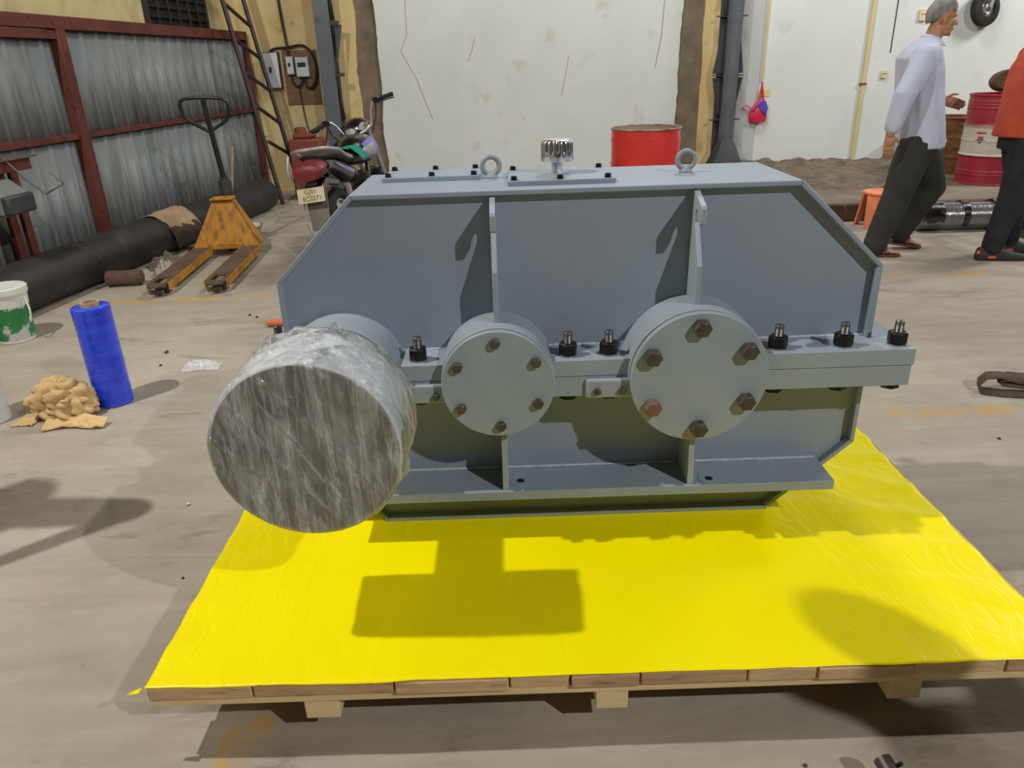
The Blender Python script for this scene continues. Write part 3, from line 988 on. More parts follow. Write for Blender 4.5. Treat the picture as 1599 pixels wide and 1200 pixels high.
# brown paper sack thrown over the pipe
M_paper = pm('brown_kraft_paper', (150, 126, 98), (170, 146, 116), 4, rough=0.9, bump=0.3, bscale=14)
M_tar = pm('tarred_paper_lining', (40, 32, 26), (72, 54, 40), 9, rough=0.8)
def crumple(fn, nx, ny, name, mat, loc, rot=(0, 0, 0), th=0.004, parent=None):
    o = MB().grid(nx, ny, fn).build(name, mat, parent, ang=70)
    o.location = loc
    o.rotation_euler = rot
    md = o.modifiers.new('thickness', 'SOLIDIFY')
    md.thickness = th
    return o
sack = thing('kraft_paper_sack', 'flattened brown kraft paper sack thrown over the black pipe', 'paper sack', (-2.83, 6.60, 0.0), (0, 0, -0.1))
def sack_fn(u, v):
    # lies over the crown of the pipe and hangs down on its open side
    a = radians(112 - 128 * v)
    r = 0.182 + 0.05 * max(0, v - 0.55) + 0.012 * nz3(u * 4, v * 4, 1)
    return (-0.24 + r * cos(a) * 1.02 + 0.10 * (u - 0.5) * v, (u - 0.5) * 0.50 * (1 - 0.35 * v), 0.170 + r * sin(a) + 0.015 * nz3(u * 6, v * 5, 8))
crumple(sack_fn, 24, 24, 'outer_ply', M_paper, (0.05, 0, 0), parent=sack)
def sack_fn2(u, v):
    x, y, z = sack_fn(u, 0.55 + 0.5 * v)
    return (x + 0.012 + 0.03 * v, y - 0.02, z - 0.03 - 0.01 * nz3(u * 8, v * 8, 3))
crumple(sack_fn2, 20, 12, 'inner_ply', M_tar, (0.05, 0, 0), parent=sack)

# rubble by the forks
M_log = pm('rusty_brown_roll', (78, 56, 44), (100, 76, 62), 8, rough=0.85, bump=0.4)
lg = MB().lathe((0, 0, 0.058), (1, 0.12, 0), [(0, 0.03), (0, 0.055), (0.02, 0.06), (0.10, 0.056), (0.23, 0.062), (0.25, 0.05), (0.25, 0.02)], 20).build('rusty_roll', M_log, ang=40, loc=(-3.0, 5.44, 0))
tag(lg, 'short rusty brown roll lying at the foot of the black pipe', 'scrap roll')
M_film = pm('dull_clear_plastic', (150, 146, 132), (182, 178, 164), 8, rough=0.35)
M_rag = pm('grey_brown_rag', (92, 82, 72), (112, 102, 90), 8, rough=0.95, bump=0.4)
def heap(sx, sy, h, seed):
    def fn(u, v):
        x, y = (u - 0.5) * 2, (v - 0.5) * 2
        e = max(0.0, 1 - (x * x + y * y))
        return (x * sx + 0.05 * sx * nz3(x * 5, y * 5, seed), y * sy + 0.05 * sy * nz3(x * 5, y * 5, seed + 4),
                0.004 + h * (e ** 0.7) * (0.72 + 0.55 * nz3(x * 2.6, y * 2.6, seed) + 0.35 * nz3(x * 7, y * 7, seed)) if e > 0 else 0.004)
    return fn
o = crumple(heap(0.15, 0.11, 0.12, 3), 30, 26, 'rag_heap', M_rag, (-2.80, 6.02, 0), (0, 0, 0.6))
tag(o, 'crumpled grey-brown rag between the black pipe and the left fork', 'rag')
o = crumple(heap(0.09, 0.10, 0.14, 8), 30, 26, 'plastic_scrap', M_film, (-2.69, 5.74, 0), (0, 0, 0.3))
tag(o, 'crumpled cloudy plastic film beside the left fork of the pallet truck', 'plastic scrap')

# broom and white bowl behind the truck
M_stick = pm('weathered_broomstick', (150, 128, 96), (166, 144, 110), 8, rough=0.8)
M_bowl = pm('dusty_white_enamel', (196, 194, 186), (206, 204, 196), 5, rough=0.5)
bo = MB().lathe((0, 0, 0), (0, 0, 1), [(0.0, 0.06), (0.0, 0.07), (0.05, 0.12), (0.115, 0.15), (0.118, 0.155), (0.112, 0.145), (0.05, 0.112), (0.01, 0.06)], 32).build('enamel_bowl', M_bowl, loc=(-2.46, 7.05, 0))
tag(bo, 'dusty white bowl standing on the floor behind the pallet truck', 'bowl')
st = MB().tube([(0, 0, 0.0), (0.06, 0.02, 0.35), (0.14, 0.04, 0.80)], 0.014, 10).build('broomstick', M_stick, loc=(-2.72, 7.35, 0.0), ang=60)
tag(st, 'bare wooden broomstick leaning upright behind the white bowl', 'stick')

# leaning steel ladder in the far left corner
M_ladder = pm('dark_painted_ladder_steel', (40, 32, 30), (56, 44, 40), 6, rough=0.6)
lad = thing('steel_ladder', 'dark steel ladder leaning in the far left corner', 'ladder', (-2.63, 9.1, 0))
def ll(p): return (p[0] + 2.63, p[1] - 9.1, p[2])
a0, a1 = Vector((-2.628, 8.9, 0.0)), Vector((-3.045, 8.9, 2.85))
b0, b1 = Vector((-2.55, 9.5, 0.0)), Vector((-3.01, 9.5, 2.85))
for p, q in ((a0, a1), (b0, b1)):
    MB().tube([ll(p), ll(q)], 0.026, 4).build('stile', M_ladder, lad, ang=0)
for (xa, za), (xb, zb) in (((-2.687, 0.71), (-2.656, 0.52)), ((-2.749, 1.083), (-2.69, 0.86)), ((-2.812, 1.423), (-2.75, 1.23)), ((-2.875, 1.771), (-2.815, 1.588)), ((-2.925, 2.119), (-2.865, 1.92)), ((-2.99, 2.5), (-2.93, 2.3))):
    MB().tube([ll((xa, 8.9, za)), ll((xb, 9.5, zb))], 0.020, 6).build('rung', M_ladder, lad)

# electric meter panel on the cream wall
M_board = pm('varnished_plywood', (108, 80, 54), (126, 96, 66), 5, rough=0.7, stretch=(1, 1, 4))
M_boxw = pm('grey_white_switchgear', (186, 190, 192), (198, 202, 204), 5, rough=0.5)
M_cab = pm('black_cable', (26, 25, 24), (34, 33, 32), 10, rough=0.55)
WYF = WY - 0.013
bd = MB().b2((-0.21, -0.02, 0.0), (0.21, 0.0, 0.62)).build('meter_board', M_board, loc=(-2.46, WYF, 1.05), bevel=0.003)
tag(bd, 'brown plywood meter board fixed to the cream back wall', 'board')
def swbox(x, z, w_, h, d_, name, label):
    t_ = thing(name, label, 'electrical box', (x, WYF, z))
    MB().b2((-w_ / 2, -d_, 0), (w_ / 2, 0.0, h)).build('enclosure', M_boxw, t_, bevel=0.008)
    MB().b2((-w_ / 2 + 0.012, -d_ - 0.004, 0.012), (w_ / 2 - 0.012, -d_, h - 0.012)).build('front_panel', M_boxw, t_, bevel=0.002)
    return t_
t_ = swbox(-2.81, 1.25, 0.20, 0.40, 0.09, 'distribution_box', 'tall grey distribution box left of the plywood meter board')
MB().b2((-0.012, -0.105, 0.18), (0.012, -0.094, 0.24)).build('latch', M_blk, t_)
b = MB()
for zz in (0.0, 0.40):
    b.b2((-0.108, -0.086, zz - 0.006), (0.108, -0.004, zz + 0.006))
b.b2((0.098, -0.086, 0.0), (0.108, -0.004, 0.4))
b.build('seal_strip', M_blk, t_)
t_ = swbox(-2.575, 1.40, 0.085, 0.20, 0.07, 'isolator_switch', 'slim white isolator box on the plywood meter board')
t_.location.y = WYF - 0.02
MB().b2((-0.012, -0.088, 0.09), (0.012, -0.07, 0.13)).build('toggle', M_blk, t_)
t_ = swbox(-2.425, 1.37, 0.15, 0.22, 0.08, 'electricity_meter', 'white electricity meter on the plywood meter board')
t_.location.y = WYF - 0.02
MB().b2((-0.05, -0.088, 0.11), (0.05, -0.08, 0.16)).build('meter_window', M_blk, t_)
def cable(name, pts, r, label, mat=None):
    # smooth the path
    P_ = [Vector(p) for p in pts]
    for _ in range(3):
        Q = [P_[0]]
        for a, c in zip(P_[:-1], P_[1:]):
            Q += [a.lerp(c, 0.25), a.lerp(c, 0.75)]
        Q.append(P_[-1])
        P_ = Q
    base = Vector((P_[-1].x, P_[-1].y, min(p.z for p in P_)))
    o = MB().tube([p - base for p in P_], r, 6).build(name, mat or M_cab, loc=base, ang=60)
    return tag(o, label, 'cable')
cy = WYF - 0.03
cable('power_cable', [(-2.62, cy, 2.9), (-2.62, cy, 2.2), (-2.59, cy, 1.75), (-2.575, cy - 0.02, 1.60)], 0.016, 'thick dark supply cable running down the cream wall to the isolator')
cable('power_cable', [(-2.575, cy - 0.02, 1.40), (-2.57, cy - 0.02, 1.29), (-2.48, cy - 0.03, 1.24), (-2.44, cy - 0.02, 1.37)], 0.011, 'short cable loop between the isolator and the meter')
cable('power_cable', [(-2.42, cy - 0.02, 1.37), (-2.40, cy - 0.04, 1.22), (-2.28, cy - 0.03, 1.28), (-2.25, cy - 0.02, 1.55), (-2.36, cy - 0.02, 1.74), (-2.58, cy - 0.01, 1.70), (-2.76, cy, 1.70), (-2.81, cy - 0.01, 1.65)], 0.014, 'black cable curling round the meter board to the distribution box')
cable('power_cable', [(-2.50, cy - 0.01, 1.28), (-2.49, cy, 0.9), (-2.43, cy, 0.62), (-2.30, cy, 0.52), (-2.22, cy, 0.72), (-2.22, cy, 1.2)], 0.006, 'thin wire hanging in a loop below the meter board')

# steel roof columns
M_col = pm('slate_grey_column_paint', (78, 84, 90), (92, 98, 104), 4, rough=0.45, c3=(60, 64, 68), s3=8, spec=0.5)
M_cold = pm('dark_bracing_steel', (46, 48, 50), (58, 60, 62), 5, rough=0.55)
colL = thing('roof_column', 'dark grey rectangular steel roof column beside the meter board', 'column', (-2.05, 9.62, 0))
MB().b2((-0.10, -0.06, 0), (0.075, 0.0, 4.2)).build('front_flange', M_col, colL, bevel=0.003)
MB().b2((-0.10, 0.18, 0), (0.075, 0.23, 4.2)).build('rear_flange', M_cold, colL, bevel=0.003)
MB().b2((0.07, -0.058, 0), (0.085, 0.228, 0.55)).build('batten_plate', M_cold, colL)
z = 0.3
k = 0
while z < 4.0:
    ya, yb_ = (-0.02, 0.21) if k % 2 == 0 else (0.21, -0.02)
    b = MB()
    b.prism([(0.06, ya - 0.03, z), (0.06, ya + 0.03, z), (0.06, yb_ + 0.03, z + 0.52), (0.06, yb_ - 0.03, z + 0.52)], (0.03, 0, 0))
    b.build('lacing_bar', M_cold, colL)
    b = MB()
    b.prism([(0.085, -0.01, z), (0.085, 0.02, z), (0.19 if k % 2 == 0 else 0.10, 0.06, z + 0.5), (0.13 if k % 2 == 0 else 0.085, 0.03, z + 0.5)], (0, 0.02, 0))
    b.build('lacing_bar', M_cold, colL)
    MB().b2((0.07, -0.03, z + 0.50), (0.17, 0.03, z + 0.54)).build('batten_plate', M_cold, colL)
    z += 0.56
    k += 1
MB().b2((-0.16, -0.12, 0), (0.16, 0.26, 0.03)).build('base_plate', M_cold, colL)

colR = thing('roof_column', 'round slate-grey steel roof column with dark gusset plates by the right wall', 'column', (2.74, 9.70, 0.15))
MB().cyl((0.03, -0.02, 0), (0.03, -0.02, 4.0), 0.085, n=32).build('shaft', M_col, colR, ang=40)
MB().b2((-0.115, 0.08, 0), (-0.035, 0.10, 4.0)).build('rear_flange', M_cold, colR)
MB().b2((0.05, 0.08, 0), (0.11, 0.10, 4.0)).build('rear_flange', M_cold, colR)
for z0, z1, wa, wb_ in ((0.62, 1.05, 0.10, 0.185), (1.10, 1.70, 0.185, 0.09), (1.75, 2.35, 0.09, 0.185), (2.4, 3.1, 0.185, 0.09)):
    MB().prism([(-wa + 0.02, 0.06, z0), (wa + 0.02, 0.06, z0), (wb_ + 0.02, 0.06, z1), (-wb_ + 0.02, 0.06, z1)], (0, 0.015, 0)).build('gusset_plate', M_cold, colR)
for z0 in (0.56, 1.07, 1.72, 2.37):
    MB().b2((-0.16, 0.02, z0), (0.20, 0.10, z0 + 0.012)).build('batten_plate', M_cold, colR)
MB().lathe((0.03, -0.02, 0), (0, 0, 1), [(0, 0.24), (0.04, 0.235), (0.30, 0.11), (0.34, 0.086)], 8).build('base_cone', M_cold, colR)

# red gear box / crate behind the motorbike
M_redb = pm('dusty_red_casting', (110, 52, 40), (132, 66, 52), 6, rough=0.8)
rb = thing('red_casting', 'dusty red cast-iron box on the floor below the meter board', 'casting', (-2.35, 9.3, 0))
MB().b2((-0.19, -0.15, 0.0), (0.19, 0.15, 0.70)).build('body', M_redb, rb, bevel=0.03)
MB().b2((-0.14, -0.11, 0.70), (0.10, 0.11, 0.76)).build('lid', M_redb, rb, bevel=0.02)
MB().lathe((-0.06, 0, 0.76), (0, 0, 1), [(0, 0.07), (0.06, 0.065), (0.07, 0.03)], 16).build('neck', M_redb, rb)

# red bench at the left edge with coil and grey casing
bench = thing('red_bench', 'red steel bench standing against the partition at the left edge', 'bench', (lwx(5.25) + 0.06, 5.25, 0), (0, 0, -LW_ANG))
MB().b2((0.0, -0.65, 0.885), (0.24, 0.08, 0.962)).build('apron', M_red, bench, bevel=0.004)
M_btop = pm('bare_steel_bench_top', (92, 86, 80), (112, 106, 98), 6, rough=0.5, metal=0.5)
MB().b2((0.0, -0.7, 0.962), (0.27, 0.12, 0.972)).build('bench_top', M_btop, bench)
for y0 in (-0.50, 0.0):
    for x0 in (0.0, 0.035):
        MB().b2((x0, y0 + x0 * 2.4, 0), (x0 + 0.03, y0 + x0 * 2.4 + 0.07, 0.885)).build('leg', M_red, bench, bevel=0.003)
M_silver = pm('bright_aluminium', (196, 198, 200), (214, 216, 218), 20, rough=0.25, metal=0.9)
co = thing('finned_coil', 'shiny ribbed metal coil lying on the red bench', 'coil', (-3.365, 4.98, 0.972))
for k in range(4):
    MB().torus((0, 0, 0.014 + 0.024 * k), (0, 0, 1), 0.085, 0.013, 28, 8).build('turn', M_silver, co, ang=60)
M_casing = pm('grey_plastic_casing', (104, 104, 102), (116, 116, 114), 6, rough=0.6)
gc = thing('grey_casing', 'grey moulded casing hung in front of the red bench legs', 'casing', (-3.21, 4.92, 0.64), (0, 0, -0.1))
MB().prism([(-0.15, -0.12, 0.0), (0.05, -0.12, 0.0), (0.08, -0.12, 0.07), (0.05, -0.12, 0.14), (-0.05, -0.12, 0.215), (-0.15, -0.12, 0.215)], (0, 0.24, 0)).build('shell', M_casing, gc, bevel=0.02)
MB().b2((0.03, -0.125, 0.01), (0.085, 0.125, 0.13)).build('end_cap', M_pump, gc, bevel=0.015)
wire = MB().tube([(0, 0, 0), (0.10, 0.02, -0.14), (0.20, 0.03, -0.24), (0.24, 0.03, -0.22), (0.33, 0.04, -0.18), (0.26, 0.04, -0.10)], 0.006, 6).build('bent_wire', M_btop, loc=(-3.27, 5.06, 0.98), ang=60)
tag(wire, 'bent bare wire dangling off the red bench', 'wire')
# ------------------------------------------------------------------ loose things on the floor, left
M_blue = pm('blue_stretch_film', (18, 48, 214), (44, 84, 236), 9, rough=0.18, stretch=(0.6, 0.6, 3.5), spec=0.6, coat=0.4,
            c3=(70, 104, 226), s3=24, lo3=0.58, hi3=0.8, bump=0.12, bscale=26)
M_core = pm('cardboard_core', (176, 142, 100), (192, 158, 116), 10, rough=0.85)
def film_roll(loc, r, h, mat, label, core=True):
    t_ = thing('stretch_film_roll', label, 'film roll', loc)
    pr = [(0.0, 0.036), (0.0, r - 0.004), (0.004, r)]
    for i in range(20):
        pr.append((0.01 + (h - 0.02) * i / 19, r + 0.0012 * nz3(i * 0.7, r * 50)))
    pr += [(h - 0.003, r), (h, r - 0.004), (h, 0.036)]
    MB().lathe((0, 0, 0), (0, 0, 1), pr, 48).build('film', mat, t_, ang=50)
    MB().lathe((0, 0, 0.0), (0, 0, 1), [(0.0, 0.040), (h + 0.020, 0.040), (h + 0.020, 0.033), (0.0, 0.033)], 36, close=True).build('core', M_core, t_)
    return t_
film_roll((-1.925, 3.29, 0), 0.083, 0.485, M_blue, 'blue stretch film roll standing upright on the floor')
M_wfilm = pm('white_stretch_film', (206, 208, 214), (218, 220, 226), 9, rough=0.3, coat=0.3, stretch=(1, 1, 3))
film_roll((-2.43, 3.12, 0), 0.092, 0.47, M_wfilm, 'white stretch film roll cut off by the left edge of the photo')

# crumpled tan cloth
M_cloth = pm('tan_canvas_cloth', (198, 166, 114), (212, 182, 130), 5, rough=0.95, bump=0.25, bscale=40)
b = MB()
rings = []
for k in range(31):
    t_ = pi * k / 30
    rg = []
    for i in range(56):
        p_ = 2 * pi * i / 56
        d_ = Vector((sin(t_) * cos(p_), sin(t_) * sin(p_), cos(t_)))
        n1_ = abs(nz3(d_.x * 1.7 + 4, d_.y * 1.7, d_.z * 1.7))
        n2_ = abs(nz3(d_.x * 4.2, d_.y * 4.2 + 2, d_.z * 4.2))
        r_ = 1.0 - 0.36 * (1 - n1_) ** 9 - 0.13 * (1 - n2_) ** 9 + 0.10 * nz3(d_.x * 2, d_.y * 2, d_.z * 2 + 7)
        q_ = Vector((d_.x * 0.155 * r_, d_.y * 0.125 * r_, 0.085 + d_.z * 0.115 * r_))
        q_.x += 0.05 * max(0, 0.07 - q_.z) / 0.07
        q_.z = max(0.004 + 0.004 * nz3(q_.x * 30, q_.y * 30), q_.z)
        rg.append(q_)
    rings.append(rg)
b.loft(rings)
o = b.build('canvas_cloth', M_cloth, ang=80, loc=(-2.085, 3.14, 0.0))
tag(o, 'crumpled tan canvas cloth on the floor beside the blue roll', 'cloth')
def flap_fn(u, v):
    x = -0.02 + 0.27 * u
    return (x, -0.07 - 0.10 * v * (1 - 0.4 * u) + 0.02 * sin(u * 5), 0.006 + 0.022 * abs(nz3(u * 5, v * 3, 1)) + 0.05 * (1 - v) * (1 - u * 0.5))
fo2 = crumple(flap_fn, 24, 10, 'loose_corner', M_cloth, (0, 0, 0), parent=o)
def flap_fn2(u, v):
    return (-0.10 - 0.10 * u, -0.10 + 0.13 * v, 0.006 + 0.03 * (1 - u) * abs(nz3(u * 4, v * 4, 5)))
crumple(flap_fn2, 10, 12, 'loose_corner', M_cloth, (0, 0, 0), parent=o)

# paint bucket at the left edge
M_white_pl = pm('white_plastic', (206, 206, 198), (216, 216, 208), 6, rough=0.45)
M_label = pm('green_white_label', (36, 108, 58), (52, 142, 72), 9, rough=0.5, c3=(188, 186, 186), s3=10, lo3=0.53, hi3=0.58)
bk = thing('paint_bucket', 'white plastic paint bucket with green label at the left edge', 'bucket', (-2.99, 4.28, 0))
MB().lathe((0, 0, 0), (0, 0, 1), [(0.0, 0.09), (0.003, 0.098), (0.28, 0.116), (0.285, 0.122), (0.30, 0.122), (0.302, 0.116)], 40).build('tub', M_white_pl, bk)
MB().lathe((0, 0, 0.302), (0, 0, 1), [(-0.006, 0.112), (-0.006, 0.126), (0.026, 0.126), (0.032, 0.118), (0.030, 0.10)], 40).build('lid', M_white_pl, bk)
MB().lathe((0, 0, 0.02), (0, 0, 1), [(0.0, 0.0998), (0.20, 0.1128), (0.20, 0.110), (0.0, 0.097)], 40, close=True).build('label_band', M_label, bk)
b = MB()
b.tube([(0.128, -0.02, 0.27), (0.150, -0.04, 0.20), (0.150, -0.05, 0.14), (0.138, -0.04, 0.12), (0.130, -0.03, 0.15)], 0.005, 8)
b.build('bail_handle', M_white_pl, bk, ang=60)

# scrap of clear film on the floor
M_clear = bpy.data.materials.new('clear_film_scrap')
M_clear.use_nodes = True
pb_ = M_clear.node_tree.nodes['Principled BSDF']
pb_.inputs['Base Color'].default_value = (0.9, 0.9, 0.9, 1)
pb_.inputs['Roughness'].default_value = 0.12
pb_.inputs['Alpha'].default_value = 0.42
nn = M_clear.node_tree.nodes.new('ShaderNodeTexNoise'); nn.inputs['Scale'].default_value = 30
rr_ = M_clear.node_tree.nodes.new('ShaderNodeMapRange'); rr_.inputs['To Min'].default_value = 0.15; rr_.inputs['To Max'].default_value = 0.6
M_clear.node_tree.links.new(nn.outputs['Fac'], rr_.inputs['Value']); M_clear.node_tree.links.new(rr_.outputs['Result'], pb_.inputs['Alpha'])
o = crumple(heap(0.10, 0.05, 0.05, 14), 26, 20, 'clear_film_scrap', M_clear, (-1.66, 3.70, 0), (0, 0, 0.1), th=0.001)
tag(o, 'scrap of clear film lying on the floor left of the wrapped drum', 'plastic scrap')

# orange stub behind the gearbox
M_or = pm('orange_plastic_rod', (196, 106, 60), (206, 118, 72), 8, rough=0.6)
o = MB().lathe((0, 0, 0.022), (1, 0.1, 0), [(0, 0.012), (0.006, 0.021), (0.16, 0.021), (0.165, 0.012)], 16).build('orange_rod', M_or, loc=(-1.50, 4.36, 0))
tag(o, 'short orange rod on the floor just behind the gearbox', 'rod')

# steel bar end at the bottom of the picture
M_bar = pm('dark_worn_steel_bar', (76, 66, 64), (98, 88, 86), 12, rough=0.45, metal=0.6)
o = thing('steel_bar', 'dark steel bar end with a drilled hole in front of the pallet', 'bar', (0.785, 0.9, 0))
MB().tube([(0.03, -0.35, 0.02), (0.0, 0.10, 0.035), (-0.02, 0.225, 0.058)], [0.02, 0.02, 0.019], 16).build('shank', M_bar, o, ang=50)
MB().cyl((0.000, 0.205, 0.06), (0.004, 0.197, 0.0775), 0.0045, n=10).build('drilled_hole', M_hole, o)

# lifting strap on the right
M_strap = pm('brown_webbing', (78, 64, 52), (94, 80, 66), 14, rough=0.95, bump=0.3, bscale=60)
st_ = thing('webbing_strap', 'brown webbing sling looped on the floor at the right edge', 'strap', (2.2, 3.06, 0))
def strip(pts, wv, name, mat, parent, th=0.007):
    b = MB()
    n = len(pts)
    vs = []
    for p in pts:
        vs += [(p[0] + wv[0] / 2, p[1] + wv[1] / 2, p[2] + wv[2] / 2), (p[0] - wv[0] / 2, p[1] - wv[1] / 2, p[2] - wv[2] / 2)]
    b.add(vs, [(2 * i, 2 * i + 1, 2 * i + 3, 2 * i + 2) for i in range(n - 1)])
    o = b.build(name, mat, parent, ang=60)
    md = o.modifiers.new('thickness', 'SOLIDIFY'); md.thickness = th; md.offset = 0
    return o
strip([(0.60, -0.20, 0.055), (0.30, -0.08, 0.05), (0.10, 0.0, 0.055), (0.03, 0.03, 0.072), (-0.03, 0.035, 0.07), (-0.065, 0.025, 0.045), (-0.07, 0.01, 0.022), (-0.05, 0.0, 0.009), (0.02, -0.03, 0.008), (0.15, -0.06, 0.010), (0.60, -0.26, 0.010)], (0.02, 0.055, 0.01), 'webbing', M_strap, st_)
strip([(0.60, -0.16, 0.062), (0.30, -0.06, 0.066), (0.06, 0.02, 0.068), (0.02, 0.032, 0.058), (0.04, 0.02, 0.045), (0.30, -0.09, 0.04), (0.60, -0.2, 0.03)], (0.022, 0.06, 0.02), 'sewn_ply', M_strap, st_)

# small litter on the concrete
M_lit = [pm('litter_dark', (66, 56, 46), (80, 70, 58), 20, rough=0.9), pm('litter_pale', (206, 204, 198), (216, 214, 208), 20, rough=0.6), pm('litter_orange', (188, 112, 60), (200, 130, 80), 20, rough=0.8)]
lit = [(gx_, gy_, r_, k_) for gx_, gy_, r_, k_ in ((-1.68, 4.60, 0.012, 0), (-1.62, 4.55, 0.012, 0), (-1.95, 3.95, 0.015, 0), (-1.2, 2.33, 0.010, 1), (-1.9, 3.75, 0.01, 0), (1.95, 2.62, 0.008, 0), (2.25, 2.55, 0.006, 0), (3.5, 5.35, 0.012, 2), (3.42, 6.3, 0.02, 1), (0.62, 1.16, 0.006, 0), (-1.45, 5.1, 0.015, 0), (1.8, 3.3, 0.005, 0), (-1.05, 1.9, 0.006, 0))]
names = ['dark pebble', 'pale paper fleck', 'orange paper fleck']
wh = ['on the floor far left of the pallet', 'just behind the dark speck left of the gearbox', 'right of the blue film roll', 'left of the wrapped drum on bare floor', 'behind the blue film roll',
      'right of the pallet near its rear corner', 'right of the pallet below the strap', 'in front of the walking man', 'beside the black pipe behind the walking man', 'in front of the pallet', 'behind the left end of the gearbox', 'right of the gearbox flange', 'left of the pallet']
for (x, y, r_, k_), w__ in zip(lit, wh):
    b = MB()
    b.ell((0, 0, r_ * 0.45), (r_, r_ * 0.7, r_ * 0.5), (0, 0, x), 8, 5)
    o = b.build('litter', M_lit[k_], loc=(x, y, 0), ang=60)
    tag(o, names[k_] + ' ' + w__, 'litter', 'litter on the floor')
# ------------------------------------------------------------------ motorbike
M_bblk = pm('gloss_black_bodywork', (16, 16, 18), (24, 24, 26), 6, rough=0.25, coat=0.5)
M_bpur = pm('violet_blue_decal', (92, 92, 168), (118, 118, 190), 10, rough=0.3)
M_bsil = pm('silver_decal', (150, 148, 150), (170, 168, 168), 10, rough=0.35, metal=0.3)
M_seat = pm('dusty_black_vinyl', (34, 31, 29), (50, 46, 42), 10, rough=0.7)
M_tail = pm('red_tail_lens', (104, 26, 34), (118, 34, 42), 8, rough=0.5)
M_rubber = pm('tyre_rubber', (26, 25, 24), (40, 37, 34), 14, rough=0.85)
M_mud = pm('dusty_grey_mudflap', (98, 96, 88), (112, 110, 100), 6, rough=0.85)
M_plate = pm('dirty_cream_number_plate', (206, 196, 168), (190, 176, 140), 7, rough=0.7)
M_ink = pm('faded_black_lettering', (84, 72, 52), (104, 92, 70), 20, rough=0.8)
M_gauge = pm('pale_gauge_dial', (150, 146, 140), (170, 166, 160), 8, rough=0.4)
BL, BA = (-1.265, 5.94, 0.0), radians(-6.5)
bike = thing('motorbike', 'black and violet motorbike leaning on its stand behind the gearbox', 'motorbike', BL, (0, radians(-7.5), BA))
def tyre(parent, y, R, name, axis=(1, 0, 0), c=None):
    c = Vector(c) if c is not None else Vector((0, y, R))
    tw = MB().torus(c, axis, R - 0.045, 0.045, 40, 12).build(name, M_rubber, parent, ang=60)
    MB().lathe(c - Vector(axis) * 0.02, axis, [(0.0, R - 0.10), (0.0, R - 0.075), (0.04, R - 0.075), (0.04, R - 0.10)], 36, close=True).build('rim', M_bsil, tw)
    b = MB()
    u, w_ = b.frame((0, 0, 0), axis)
    for i in range(5):
        a = 2 * pi * i / 5
        dd = u * cos(a) + w_ * sin(a)
        b.tube([c + dd * 0.03, c + dd * (R - 0.09)], [0.018, 0.012], 6)
    b.cyl(c - Vector(axis) * 0.05, c + Vector(axis) * 0.05, 0.045, n=16)
    b.build('wheel_spokes', M_bblk, tw)
    return tw
tyre(bike, 0.0, 0.30, 'rear_wheel')
# rear guard, flap, plate, tail
MB().prism([(-0.075, -0.44, 0.66), (-0.075, -0.30, 0.72), (-0.075, -0.02, 0.66), (-0.075, -0.06, 0.62), (-0.075, -0.30, 0.66), (-0.075, -0.40, 0.60)], (0.15, 0, 0)).build('rear_mudguard', M_bblk, bike, bevel=0.01)
MB().prism([(-0.085, -0.40, 0.60), (0.085, -0.40, 0.60), (0.075, -0.47, 0.36), (-0.065, -0.47, 0.36)], (0, 0.012, 0)).build('mud_flap', M_mud, bike, bevel=0.004)
MB().tube([(-0.095, -0.415, 0.58), (-0.105, -0.45, 0.44), (-0.085, -0.47, 0.36), (-0.08, -0.46, 0.33)], 0.007, 8).build('flap_guard', M_bsil, bike, ang=60)
pt = MB().box((-0.012, -0.462, 0.618), (0.205, 0.006, 0.105), (radians(-12), 0, 0)).build('number_plate', M_plate, bike, bevel=0.002)
def text_mesh(body, size, mat, parent, loc, rot, name='lettering', ext=0.0006):
    cu = bpy.data.curves.new(name, 'FONT')
    cu.body = body
    cu.size = size
    cu.align_x = 'CENTER'
    cu.align_y = 'CENTER'
    cu.extrude = ext
    tmp = bpy.data.objects.new(name, cu)
    COL.objects.link(tmp)
    dg = bpy.context.evaluated_depsgraph_get()
    me = bpy.data.meshes.new_from_object(tmp.evaluated_get(dg))
    bpy.data.objects.remove(tmp)
    me.materials.clear()
    me.materials.append(mat)
    o = bpy.data.objects.new(name, me)
    COL.objects.link(o)
    o.parent = parent
    o.location = loc
    o.rotation_euler = rot
    return o
text_mesh('GJ01', 0.048, M_ink, pt, (-0.012, -0.4604, 0.642), (radians(78), 0, 0))
text_mesh('EC0271', 0.046, M_ink, pt, (-0.005, -0.4706, 0.596), (radians(78), 0, 0))
MB().box((0, -0.43, 0.692), (0.08, 0.03, 0.03)).build('plate_lamp', M_bblk, bike, bevel=0.006)
# tail lens: swept, rounded
rings = []
for y, wx, wz, cz in ((-0.475, 0.03, 0.02, 0.765), (-0.47, 0.105, 0.052, 0.768), (-0.43, 0.122, 0.066, 0.775), (-0.37, 0.128, 0.070, 0.785), (-0.30, 0.13, 0.070, 0.79)):
    rings.append([(wx * cos(2 * pi * i / 24) * (1.0 if sin(2 * pi * i / 24) > 0 else 0.9), y, cz + wz * sin(2 * pi * i / 24)) for i in range(24)])
MB().loft(rings).build('tail_lamp', M_tail, bike, ang=60)
rings = []
for y, wx, wz, cz in ((-0.34, 0.135, 0.055, 0.80), (-0.2, 0.135, 0.06, 0.79), (0.0, 0.125, 0.07, 0.75), (0.2, 0.12, 0.085, 0.69), (0.38, 0.10, 0.07, 0.65), (0.42, 0.05, 0.04, 0.65)):
    rings.append([(wx * cos(2 * pi * i / 20), y, cz + wz * sin(2 * pi * i / 20)) for i in range(20)])
tc_ = MB().loft(rings).build('tail_cowl', M_bblk, bike, ang=60)
